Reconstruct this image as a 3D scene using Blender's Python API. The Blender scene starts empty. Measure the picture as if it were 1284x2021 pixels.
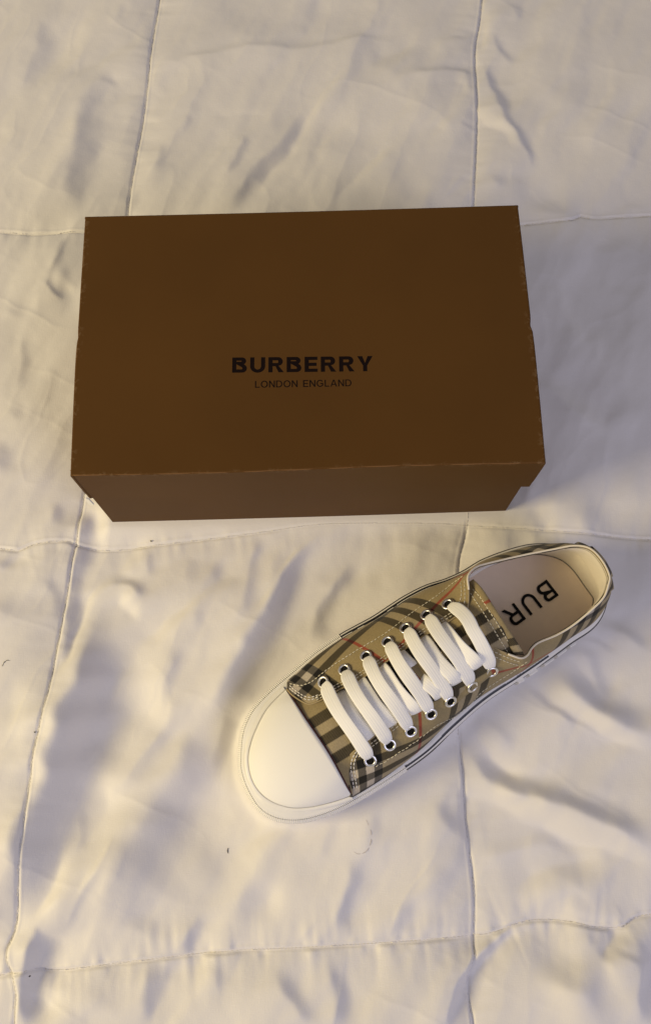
import bpy, bmesh, math, random
import numpy as np
from mathutils import Vector, Matrix
from mathutils.bvhtree import BVHTree
random.seed(4)
scene = bpy.context.scene
col = scene.collection

# ------------------------------------------------------------------ camera
F_PX, CW, CH = 1801.37, 1284.0, 2021.0
CAM_E = (0.28855, 0.0026, -0.02932)
CAM_L = (0.0075, -0.21503, 0.74567)
cam_d = bpy.data.cameras.new("camera")
cam = bpy.data.objects.new("camera", cam_d)
col.objects.link(cam)
cam.location = CAM_L
cam.rotation_euler = CAM_E
cam_d.sensor_fit = 'VERTICAL'
cam_d.sensor_height = 36.0
cam_d.lens = F_PX / CH * 36.0
cam_d.clip_start = 0.01
cam_d.clip_end = 50.0
scene.camera = cam

# ------------------------------------------------------------------ light (an indoor room: a warm lamp on the left, cool window light on the right)
world = bpy.data.worlds.new("World")
scene.world = world
world.use_nodes = True
bg = world.node_tree.nodes['Background']
bg.inputs[0].default_value = (0.80, 0.745, 0.73, 1)
bg.inputs[1].default_value = 0.30

def area(name, loc, target, size, energy, colour):
    l = bpy.data.lights.new(name, 'AREA')
    l.shape = 'RECTANGLE'
    l.size, l.size_y = size
    l.energy = energy
    l.color = colour
    o = bpy.data.objects.new(name, l)
    col.objects.link(o)
    o.location = loc
    d = Vector(target) - Vector(loc)
    o.rotation_euler = d.to_track_quat('-Z', 'Y').to_euler()
    return o

area("warm_lamp", (-1.72, -0.46, 1.06), (0.05, 0.05, 0), (0.75, 0.75), 37.5, (1.0, 0.82, 0.46))
area("window_light", (1.15, -1.35, 1.45), (0.0, 0.1, 0), (1.0, 1.0), 14.0, (0.72, 0.72, 1.0))

scene.view_settings.view_transform = 'Standard'
scene.view_settings.look = 'None'
scene.view_settings.exposure = 0.0
scene.view_settings.gamma = 1.0
scene.view_settings.use_curve_mapping = False

# ------------------------------------------------------------------ measuring: photograph chart -> metres on a level at height z
_cx, _sx = math.cos(CAM_E[0]), math.sin(CAM_E[0])
_cy, _sy = math.cos(CAM_E[1]), math.sin(CAM_E[1])
_cz, _sz = math.cos(CAM_E[2]), math.sin(CAM_E[2])
RM = (np.array([[_cz, -_sz, 0], [_sz, _cz, 0], [0, 0, 1]]) @ np.array([[_cy, 0, _sy], [0, 1, 0], [-_sy, 0, _cy]])
      @ np.array([[1, 0, 0], [0, _cx, -_sx], [0, _sx, _cx]]))
CP = np.array(CAM_L)

def ray(u, v):
    return RM @ np.array([(u - CW / 2) / F_PX, -(v - CH / 2) / F_PX, -1.0])

def at(u, v, z=0.0):
    d = ray(u, v)
    return CP + d * ((z - CP[2]) / d[2])

def mm(u, v, z=0.0):
    p = at(u, v, z)
    return (p[0], p[1])

# ------------------------------------------------------------------ helpers
def tag(o, label=None, cat=None, group=None, kind=None):
    if label: o['label'] = label
    if cat: o['category'] = cat
    if group: o['group'] = group
    if kind: o['kind'] = kind
    return o

def empty(name, loc):
    o = bpy.data.objects.new(name, None)
    o.location = loc
    o.empty_display_size = 0.02
    col.objects.link(o)
    return o

def link(name, verts, faces, mat, parent=None, smooth=True, uv=None, attrs=None):
    """verts in world metres; stored relative to the parent's base"""
    off = np.zeros(3)
    p = parent
    while p is not None:
        off += np.array(p.location); p = p.parent
    me = bpy.data.meshes.new(name)
    V = np.array(verts, dtype=float) - off
    me.from_pydata([tuple(v) for v in V], [], [tuple(int(i) for i in f) for f in faces])
    if smooth:
        me.polygons.foreach_set('use_smooth', [True] * len(me.polygons))
    if uv is not None:
        l = me.uv_layers.new(name='UVMap')
        idx = np.zeros(len(me.loops), dtype=np.int32)
        me.loops.foreach_get('vertex_index', idx)
        l.data.foreach_set('uv', np.array(uv, dtype=np.float32)[idx].ravel())
    if mat: me.materials.append(mat)
    me.update()
    o = bpy.data.objects.new(name, me)
    col.objects.link(o)
    if parent: o.parent = parent
    return o

def catmull(P, n, closed=False):
    """resample a control polyline to n points, even in arc length"""
    P = np.array(P, dtype=float)
    m = len(P)
    if closed:
        Q = np.vstack([P[-1], P, P[0], P[1]]); segs = m
    else:
        Q = np.vstack([2 * P[0] - P[1], P, 2 * P[-1] - P[-2]]); segs = m - 1
    out = []
    k = 16
    for i in range(segs):
        p0, p1, p2, p3 = Q[i], Q[i + 1], Q[i + 2], Q[i + 3]
        for j in range(k):
            t = j / k
            out.append(0.5 * (2 * p1 + (p2 - p0) * t + (2 * p0 - 5 * p1 + 4 * p2 - p3) * t * t + (3 * p1 - p0 - 3 * p2 + p3) * t ** 3))
    out.append(P[0] if closed else P[-1])
    out = np.array(out)
    if n is None: return out
    s = np.concatenate([[0], np.cumsum(np.linalg.norm(np.diff(out, axis=0), axis=1))])
    tt = np.linspace(0, s[-1], n + 1)[:-1] if closed else np.linspace(0, s[-1], n)
    return np.stack([np.interp(tt, s, out[:, i]) for i in range(out.shape[1])], axis=1)

def grid_faces(r, c, wrap=False):
    f = []
    for i in range(r - 1):
        for j in range(c if wrap else c - 1):
            k = (j + 1) % c
            f.append((i * c + j, i * c + k, (i + 1) * c + k, (i + 1) * c + j))
    return f

def vnoise(x, y, seed=0):
    xi, yi = np.floor(x), np.floor(y)
    fx, fy = x - xi, y - yi
    fx = fx * fx * fx * (fx * (fx * 6 - 15) + 10); fy = fy * fy * fy * (fy * (fy * 6 - 15) + 10)
    def h(a, b):
        v = np.sin(a * 127.1 + b * 311.7 + seed * 74.7) * 43758.5453
        return (v - np.floor(v)) * 2 - 1
    return (h(xi, yi) * (1 - fx) + h(xi + 1, yi) * fx) * (1 - fy) + (h(xi, yi + 1) * (1 - fx) + h(xi + 1, yi + 1) * fx) * fy

# ------------------------------------------------------------------ materials
def mat_base(name, colour, rough=0.6, spec=0.5, metallic=0.0, sheen=0.0):
    m = bpy.data.materials.new(name)
    m.use_nodes = True
    b = m.node_tree.nodes['Principled BSDF']
    b.inputs['Base Color'].default_value = (*colour, 1)
    b.inputs['Roughness'].default_value = rough
    b.inputs['Specular IOR Level'].default_value = spec
    b.inputs['Metallic'].default_value = metallic
    b.inputs['Sheen Weight'].default_value = sheen
    return m, m.node_tree, b

def nd(nt, t, **kw):
    n = nt.nodes.new(t)
    for k, v in kw.items(): setattr(n, k, v)
    return n

def mth(nt, op, a, b=None):
    n = nt.nodes.new('ShaderNodeMath'); n.operation = op
    for i, x in enumerate([a, b]):
        if x is None: continue
        if isinstance(x, (int, float)): n.inputs[i].default_value = x
        else: nt.links.new(x, n.inputs[i])
    return n.outputs[0]

def add_noise_colour(nt, b, colour, amt, scale, coord='Object', detail=4):
    tc = nd(nt, 'ShaderNodeTexCoord'); no = nd(nt, 'ShaderNodeTexNoise')
    no.inputs['Scale'].default_value = scale; no.inputs['Detail'].default_value = detail
    nt.links.new(tc.outputs[coord], no.inputs['Vector'])
    r = nd(nt, 'ShaderNodeValToRGB')
    r.color_ramp.elements[0].position = 0.3; r.color_ramp.elements[1].position = 0.7
    r.color_ramp.elements[0].color = (*[c * (1 - amt) for c in colour], 1)
    r.color_ramp.elements[1].color = (*[min(1, c * (1 + amt)) for c in colour], 1)
    nt.links.new(no.outputs['Fac'], r.inputs['Fac'])
    nt.links.new(r.outputs['Color'], b.inputs['Base Color'])
    return no, tc, r

def add_bump(nt, b, height, strength, dist):
    bp = nd(nt, 'ShaderNodeBump')
    bp.inputs['Strength'].default_value = strength
    bp.inputs['Distance'].default_value = dist
    nt.links.new(height, bp.inputs['Height'])
    nt.links.new(bp.outputs['Normal'], b.inputs['Normal'])
    return bp

# white satin-cotton of the comforter
M_CLOTH, nt, b = mat_base('white_cotton', (0.74, 0.71, 0.70), 0.55, 0.35, sheen=0.15)
no, tc, _ = add_noise_colour(nt, b, (0.74, 0.715, 0.705), 0.03, 14)
mp = nd(nt, 'ShaderNodeMapping'); mp.inputs['Scale'].default_value = (1800, 500, 500)
nt.links.new(tc.outputs['Object'], mp.inputs['Vector'])
n2 = nd(nt, 'ShaderNodeTexNoise'); n2.inputs['Scale'].default_value = 1.0; n2.inputs['Detail'].default_value = 2
nt.links.new(mp.outputs['Vector'], n2.inputs['Vector'])
n3 = nd(nt, 'ShaderNodeTexNoise'); n3.inputs['Scale'].default_value = 110.0; n3.inputs['Detail'].default_value = 4
nt.links.new(tc.outputs['Object'], n3.inputs['Vector'])
mp2 = nd(nt, 'ShaderNodeMapping'); mp2.inputs['Scale'].default_value = (240, 1300, 500)
nt.links.new(tc.outputs['Object'], mp2.inputs['Vector'])
n22 = nd(nt, 'ShaderNodeTexNoise'); n22.inputs['Scale'].default_value = 1.0; n22.inputs['Detail'].default_value = 2
nt.links.new(mp2.outputs['Vector'], n22.inputs['Vector'])
mp.inputs['Scale'].default_value = (1300, 240, 500)
hsum = mth(nt, 'ADD', mth(nt, 'MULTIPLY', mth(nt, 'ADD', n2.outputs['Fac'], n22.outputs['Fac']), 0.14), mth(nt, 'MULTIPLY', n3.outputs['Fac'], 0.15))
add_bump(nt, b, hsum, 0.5, 0.0012)

M_THREAD, nt, b = mat_base('white_thread', (0.78, 0.75, 0.70), 0.7)
M_STITCH, nt, b = mat_base('cream_thread', (0.70, 0.64, 0.48), 0.7)
M_LINT, nt, b = mat_base('dark_fibre', (0.03, 0.025, 0.02), 0.8)
M_HAIR, nt, b = mat_base('fine_hair', (0.36, 0.30, 0.25), 0.5)

# brown coated board of the box; worn paler along its edges
def board(name, colour, wear=True):
    m, nt, b = mat_base(name, colour, 0.55, 0.12)
    no, tc, r = add_noise_colour(nt, b, colour, 0.07, 9)
    n3 = nd(nt, 'ShaderNodeTexNoise'); n3.inputs['Scale'].default_value = 900; n3.inputs['Detail'].default_value = 3
    nt.links.new(tc.outputs['Object'], n3.inputs['Vector'])
    add_bump(nt, b, n3.outputs['Fac'], 0.12, 0.0004)
    if wear:
        at_ = nd(nt, 'ShaderNodeAttribute'); at_.attribute_name = 'wear'
        n4 = nd(nt, 'ShaderNodeTexNoise'); n4.inputs['Scale'].default_value = 260; n4.inputs['Detail'].default_value = 5
        n4.inputs['Roughness'].default_value = 0.7
        nt.links.new(tc.outputs['Object'], n4.inputs['Vector'])
        n5 = nd(nt, 'ShaderNodeTexNoise'); n5.inputs['Scale'].default_value = 30; n5.inputs['Detail'].default_value = 3
        nt.links.new(tc.outputs['Object'], n5.inputs['Vector'])
        f = mth(nt, 'MULTIPLY', mth(nt, 'MULTIPLY', mth(nt, 'GREATER_THAN', n4.outputs['Fac'], 0.55), at_.outputs['Fac']),
                mth(nt, 'GREATER_THAN', n5.outputs['Fac'], 0.47))
        mx = nd(nt, 'ShaderNodeMix', data_type='RGBA')
        nt.links.new(mth(nt, 'MULTIPLY', f, 0.22), mx.inputs[0])
        nt.links.new(r.outputs['Color'], mx.inputs[6])
        mx.inputs[7].default_value = (0.34, 0.24, 0.14, 1)
        nt.links.new(mx.outputs[2], b.inputs['Base Color'])
    return m
BROWN = (0.092, 0.0418, 0.0090)
M_BOARD = board('brown_board', BROWN)
M_BASE = board('brown_board_base', BROWN)
M_EDGE, nt, b = mat_base('rubbed_board_edge', (0.17, 0.085, 0.03), 0.6, 0.2)
M_TORN, nt, b = mat_base('torn_white_paper', (0.85, 0.82, 0.72), 0.9, 0.1)
M_INK, nt, b = mat_base('black_brown_ink', (0.008, 0.004, 0.004), 0.75, 0.06)
M_BLACK, nt, b = mat_base('black_print', (0.006, 0.006, 0.007), 0.7, 0.1)

# shoe materials
M_RUBBER, nt, b = mat_base('white_rubber', (0.83, 0.81, 0.77), 0.42, 0.4)
b.inputs['Subsurface Weight'].default_value = 0.0
add_noise_colour(nt, b, (0.83, 0.81, 0.77), 0.03, 60)
M_CAP, nt, b = mat_base('white_toe_rubber', (0.86, 0.845, 0.81), 0.6, 0.25)
M_STRIPE, nt, b = mat_base('black_rubber', (0.015, 0.015, 0.018), 0.4)
M_LINING, nt, b = mat_base('cream_lining', (0.74, 0.67, 0.55), 0.7, 0.2, sheen=0.1)
M_INSOLE, nt, b = mat_base('beige_insole', (0.72, 0.60, 0.48), 0.6, 0.25)
add_noise_colour(nt, b, (0.72, 0.60, 0.48), 0.05, 40)
M_METAL, nt, b = mat_base('silver_metal', (0.80, 0.79, 0.76), 0.32, 0.5, metallic=1.0)
M_HOLE_SHADE, nt, b = mat_base('hole_shade', (0.01, 0.009, 0.008), 0.9, 0.1)  # near-black, painted shade of the eyelet openings
M_MAROON, nt, b = mat_base('maroon_edge_shade', (0.055, 0.012, 0.012), 0.6)  # shadow tone for the line where the cap overlaps the vamp
M_TAN, nt, b = mat_base('tan_binding', (0.36, 0.285, 0.16), 0.75, 0.2)
M_LACE, nt, b = mat_base('white_lace_cotton', (0.94, 0.925, 0.88), 0.8, 0.2, sheen=0.2)
uvn = nd(nt, 'ShaderNodeTexCoord'); sp = nd(nt, 'ShaderNodeSeparateXYZ')
nt.links.new(uvn.outputs['UV'], sp.inputs[0])
w1 = mth(nt, 'SINE', mth(nt, 'MULTIPLY', sp.outputs['Y'], 44.0))
w2 = mth(nt, 'SINE', mth(nt, 'MULTIPLY', sp.outputs['X'], 6.28318 / 0.0011))
add_bump(nt, b, mth(nt, 'ADD', w1, mth(nt, 'MULTIPLY', w2, 0.35)), 0.16, 0.00025)

# woven check: UV in millimetres along two thread directions
def check_material(name, offa=0.0, offb=0.0, tone=1.0):
    m, nt, b = mat_base(name, (0.4, 0.3, 0.17), 0.8, 0.15, sheen=0.1)
    tc = nd(nt, 'ShaderNodeTexCoord'); sp = nd(nt, 'ShaderNodeSeparateXYZ')
    nt.links.new(tc.outputs['UV'], sp.inputs[0])
    TILE = 93.0
    tan = (0.325 * tone, 0.255 * tone, 0.133 * tone); blk = (0.011, 0.010, 0.009); wht = (0.50, 0.44, 0.36); red = (0.32, 0.035, 0.022)
    def threads(sock, off):
        f = mth(nt, 'FRACT', mth(nt, 'DIVIDE', mth(nt, 'ADD', sock, off + 9300.0), TILE))
        r = nd(nt, 'ShaderNodeValToRGB'); cr = r.color_ramp; cr.interpolation = 'CONSTANT'
        stops = [(0, blk), (6.6, wht), (13.2, blk), (19.8, wht), (26.4, blk), (33.0, tan), (58.7, red), (61.3, tan)]
        cr.elements[0].position = 0; cr.elements[0].color = (*blk, 1)
        cr.elements[1].position = 6.6 / TILE; cr.elements[1].color = (*wht, 1)
        for p, c in stops[2:]:
            e = cr.elements.new(p / TILE); e.color = (*c, 1)
        nt.links.new(f, r.inputs['Fac'])
        return r.outputs['Color']
    # ragged thread edges: tiny offset from the twill
    tw = mth(nt, 'FRACT', mth(nt, 'DIVIDE', mth(nt, 'ADD', sp.outputs['X'], sp.outputs['Y']), 1.15))
    jag = mth(nt, 'MULTIPLY', mth(nt, 'SUBTRACT', tw, 0.5), 0.8)
    ca = threads(mth(nt, 'ADD', sp.outputs['X'], jag), offa)
    cb = threads(mth(nt, 'ADD', sp.outputs['Y'], jag), offb)
    fac = mth(nt, 'GREATER_THAN', tw, 0.5)
    fac = mth(nt, 'ADD', mth(nt, 'MULTIPLY', fac, 0.44), 0.28)
    mx = nd(nt, 'ShaderNodeMix', data_type='RGBA')
    nt.links.new(fac, mx.inputs[0]); nt.links.new(ca, mx.inputs[6]); nt.links.new(cb, mx.inputs[7])
    dk = nd(nt, 'ShaderNodeMix', data_type='RGBA'); dk.blend_type = 'DARKEN'; dk.inputs[0].default_value = 1.0
    nt.links.new(ca, dk.inputs[6]); nt.links.new(cb, dk.inputs[7])
    m2 = nd(nt, 'ShaderNodeMix', data_type='RGBA'); m2.inputs[0].default_value = 0.62
    nt.links.new(mx.outputs[2], m2.inputs[6]); nt.links.new(dk.outputs[2], m2.inputs[7])
    mx = m2
    no = nd(nt, 'ShaderNodeTexNoise'); no.inputs['Scale'].default_value = 900; no.inputs['Detail'].default_value = 2
    nt.links.new(tc.outputs['Object'], no.inputs['Vector'])
    mv = nd(nt, 'ShaderNodeMix', data_type='RGBA'); mv.blend_type = 'MULTIPLY'
    mv.inputs[0].default_value = 0.5
    nt.links.new(mx.outputs[2], mv.inputs[6]); nt.links.new(no.outputs['Color'], mv.inputs[7])
    hs = nd(nt, 'ShaderNodeHueSaturation'); hs.inputs['Saturation'].default_value = 1.0; hs.inputs['Value'].default_value = 1.25
    bw = nd(nt, 'ShaderNodeRGBToBW'); nt.links.new(no.outputs['Color'], bw.inputs[0]); nt.links.new(bw.outputs[0], mv.inputs[7])
    nt.links.new(mv.outputs[2], hs.inputs['Color'])
    nt.links.new(hs.outputs['Color'], b.inputs['Base Color'])
    add_bump(nt, b, mth(nt, 'ADD', tw, no.outputs['Fac']), 0.35, 0.0003)
    return m

# ================================================================== COMFORTER
SEAMS = [
    [(316, -40), (312, 0), (304, 50), (298, 90), (285, 200), (262, 330), (250, 420), (215, 700), (165, 960), (150, 1060), (140, 1110), (115, 1270), (100, 1380), (75, 1500), (60, 1620), (45, 1740), (32, 1830), (14, 1880), (25, 1925), (33, 1965), (28, 2030), (20, 2200)],
    [(955, -60), (950, 10), (945, 50), (938, 95), (941, 200), (941, 260), (938, 330), (935, 400), (930, 700), (922, 1015), (912, 1080), (905, 1130), (900, 1300), (905, 1430), (912, 1500), (922, 1640), (936, 1750), (938, 1855), (938, 1890), (925, 1930), (928, 1980), (935, 2040), (940, 2200)],
    [(-200, 450), (0, 455), (60, 458), (160, 455), (500, 450), (900, 444), (1035, 436), (1120, 432), (1150, 421), (1175, 426), (1284, 420), (1500, 418)],
    [(-200, 1070), (0, 1082), (30, 1086), (70, 1072), (130, 1066), (150, 1074), (210, 1082), (300, 1074), (500, 1052), (640, 1035), (830, 1033), (920, 1036), (1000, 1042), (1070, 1046), (1284, 1062), (1500, 1070)],
    [(-200, 1945), (0, 1925), (65, 1915), (90, 1920), (120, 1919), (200, 1908), (330, 1893), (460, 1880), (640, 1870), (800, 1860), (938, 1850), (985, 1842), (1015, 1829), (1060, 1819), (1130, 1822), (1180, 1832), (1230, 1832), (1284, 1808), (1500, 1800)],
]
# soft creases: (kind, half width px, steepness, points).  D falls away from the lamp side, B rises from it.
CR = """
D 14 .25 85,35 80,100 55,160 45,185
D 26 .30 215,130 180,200 168,270 163,330 145,400 128,440
D 11 .16 300,75 255,85 190,125 110,160
D 10 .20 190,150 235,170
D 7 .12 280,185 225,195
D 10 .15 245,5 232,45
D 10 .28 320,275 317,345
D 8 .18 284,262 274,300
D 10 .25 278,365 268,420
D 7 .26 373,222 360,262
D 10 .24 305,108 340,115 400,105 480,90 600,88 700,75 800,65
D 8 .30 492,255 474,310 452,350
D 16 .33 612,210 572,270 522,330 484,380 452,420
B 10 .24 690,120 642,190 615,235 590,270 543,340 505,405
D 11 .34 782,280 732,330 692,370 650,412
D 20 .20 742,155 770,120 832,80
D 25 .10 700,250 640,320
D 16 .15 860,385 800,405
B 9 .14 420,215 530,215
B 6 .20 280,225 322,232
D 12 .20 1010,0 1030,42
D 9 .32 975,58 990,90 1022,116
D 11 .48 950,112 970,150 985,190 1000,240 1035,280 1058,345
B 12 .34 943,200 960,235 1000,262 1024,300
B 9 .30 955,15 955,60 950,100
D 9 .22 880,82 935,58
D 8 .22 810,148 880,135 920,142 930,190
B 14 .14 880,152 918,165 920,200
B 12 .18 865,235 892,255
D 5 .20 905,240 937,252
D 25 .12 1078,200 1130,140
D 15 .28 960,335 1002,372
D 8 .20 880,400 922,340
D 16 .26 1030,405 1090,408 1135,420
D 10 .20 1284,402 1205,416 1140,428
D 12 .18 1110,540 1120,600 1135,640 1145,690
D 6 .15 1140,630 1152,680
D 8 .12 1060,580 1075,660 1078,700
D 10 .12 1180,650 1192,720
D 22 .24 1060,735 1120,780 1180,830 1170,855
D 20 .10 1150,460 1200,490 1250,450
D 10 .12 1200,540 1250,590
B 16 .34 1028,1005 1075,962
B 30 .14 1200,880 1284,800
D 12 .22 1002,1105 1015,1050
D 13 .36 1170,1232 1220,1240 1290,1272
D 6 .30 1140,1260 1190,1275 1218,1292
B 7 .25 1165,1248 1232,1285
D 9 .32 1135,1277 1170,1300 1190,1350 1212,1372
B 9 .25 1125,1287 1163,1322 1183,1362
D 21 .42 1100,1305 1140,1355 1190,1395 1300,1432
B 18 .35 1055,1325 1100,1370 1150,1410 1220,1442 1300,1470
D 10 .34 1040,1340 1070,1380 1110,1410 1142,1442
D 10 .22 950,1410 985,1440 1022,1482
B 12 .32 938,1425 968,1470 1008,1512 1052,1542
D 15 .46 918,1443 943,1490 990,1532 1050,1565 1130,1580 1200,1610 1300,1680
B 20 .32 925,1520 970,1562 1040,1602 1130,1640 1200,1652 1300,1700
D 12 .26 940,1688 1020,1666 1080,1664 1135,1682
D 16 .30 1020,1782 1060,1745 1130,1725 1200,1710
B 8 .16 1060,1795 1120,1765 1172,1760
D 12 .15 1100,1782 1242,1790
D 8 .75 1018,1829 972,1876 927,1923 903,1970 880,2040
D 26 .40 1050,1895 1120,1915 1185,1905
D 7 .80 1240,1838 1212,1885 1185,1905
D 6 .35 1215,1875 1262,1902
B 12 .22 1222,1842 1262,1892
D 14 .50 1262,1820 1270,1900 1272,2040
D 5 .20 1165,1835 1170,1872
D 7 .28 893,1420 907,1500 915,1560 928,1700
D 14 .30 868,1568 888,1610 925,1642
D 14 .38 702,1680 706,1720 690,1780 668,1865
D 16 .18 502,1730 486,1800 474,1835
D 12 .16 675,1612 655,1650 640,1700
D 12 .30 817,1772 792,1840 780,1862
D 8 .18 622,1828 595,1866
D 8 .15 882,1800 875,1850
D 8 .20 800,1868 816,1895
D 8 .18 860,1870 858,1922
D 14 .38 548,1895 578,1960 622,2030
D 16 .38 654,1876 660,1930 672,1980 658,2040
D 10 .25 422,1890 446,1955
D 14 .22 580,1625 530,1652 480,1680
B 14 .14 850,1600 840,1700 830,1780
D 25 .50 214,1185,14 208,1240,22 192,1310,28 172,1390,36 152,1470,42 128,1560,42 94,1660,36 66,1760,30 42,1835,18
D 18 .22 75,1560 48,1700
D 20 .30 188,1000 180,1060
D 20 .15 215,1935 205,2010
B 35 .12 115,1940 120,2030
D 55 .07 400,30 560,55 720,25
D 30 .12 430,1640 400,1760
D 24 .14 880,1700 840,1800
D 20 .14 760,1600 735,1680
D 26 .12 350,1560 300,1660
B 22 .14 330,1330 290,1450
B 22 .14 560,1720 540,1820
B 26 .12 60,1330 40,1500
D 40 .10 1180,1500 1250,1560
D 60 .08 1150,180 1240,300
D 40 .10 1100,950 1180,1010 1240,1120
D 30 .12 1120,1000 1230,1040
D 14 .16 560,1080 530,1200
D 10 .14 380,1090 372,1150
D 12 .14 430,1090 425,1150
D 30 .14 20,1160 30,1240
B 8 .42 205,1160 168,1198 148,1265 128,1335
D 14 .55 170,985 168,1080 152,1150 136,1230 118,1325
D 12 .20 85,1130 110,1170 115,1240
D 9 .26 160,1590 166,1640 156,1685
B 13 .30 142,1640 115,1750 70,1825
D 5 .26 238,1645 202,1700 162,1770 132,1835
B 6 .20 225,1650 190,1705 150,1775
D 36 .26 455,1380,26 415,1460,34 358,1560,42 322,1650,50 262,1750,54 262,1850,60
D 20 .18 402,1450 362,1560
D 12 .35 455,1400 432,1480 415,1525
D 12 .26 340,1430 290,1490 245,1560
D 15 .20 225,1805 300,1830 322,1872
D 10 .36 402,1800 376,1860 352,1888
D 15 .32 315,1895 302,1960 278,2030
D 8 .20 332,1900 326,1950
D 15 .85 80,1830 68,1900 60,1960 54,2040
B 5 .5 45,1838 18,1868 10,1892 24,1925 30,1965 24,2040
D 5 .3 60,1835 72,1850 64,1880
D 8 .42 208,1160 245,1148 280,1163 292,1188
D 8 .22 298,1080 306,1142
B 13 .30 225,1172 262,1202 292,1222
D 13 .26 240,1300 300,1260 370,1200 430,1160 505,1140
D 13 .28 347,1270 350,1310 332,1360 320,1405
D 10 .28 512,1058 500,1130 486,1200 474,1232
D 17 .44 645,1058,12 590,1110,14 552,1170,16 520,1235,19 486,1310,23 455,1375,26 415,1440,28
B 8 .20 600,1078 550,1140 508,1200
D 12 .36 702,1100 662,1170 640,1212 612,1280
D 10 .26 140,460 112,525 88,555
D 7 .42 86,552 108,575 132,594
B 12 .22 112,566 152,560
D 12 .20 55,650 50,720 40,775
D 12 .15 15,800 52,820
D 18 .22 5,860 5,950
D 10 .28 122,985 106,1035
D 12 .30 5,1100 16,1125
D 15 .12 0,600 60,620
"""
LD = np.array([-0.95, -0.31])     # towards the lamp, on the bed plane

BOX_W, BOX_D, BOX_H = 0.340, 0.2142, 0.1294
# sole outline, clockwise from the toe along the far side, round the heel and back along the near side
OUT_PX = [(470, 1500), (474, 1450), (489, 1410), (512, 1380), (543, 1350), (575, 1323), (620, 1285), (668, 1252), (700, 1234), (735, 1215),
          (770, 1192), (800, 1173), (840, 1153), (880, 1140), (915, 1124), (948, 1104), (990, 1087), (1040, 1073), (1085, 1071), (1125, 1080), (1158, 1103),
          (1183, 1138), (1200, 1172), (1196, 1200), (1184, 1225), (1165, 1245), (1130, 1268), (1100, 1290), (1060, 1318), (1020, 1345), (960, 1385), (900, 1437),
          (850, 1485), (800, 1522), (750, 1555), (690, 1590), (640, 1612), (590, 1624), (545, 1620), (510, 1600), (485, 1562), (472, 1525)]
Z_FOX = 0.025
NO_ = 420
OUTLINE = catmull([mm(u, v, Z_FOX) for u, v in OUT_PX], NO_, closed=True)

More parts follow.
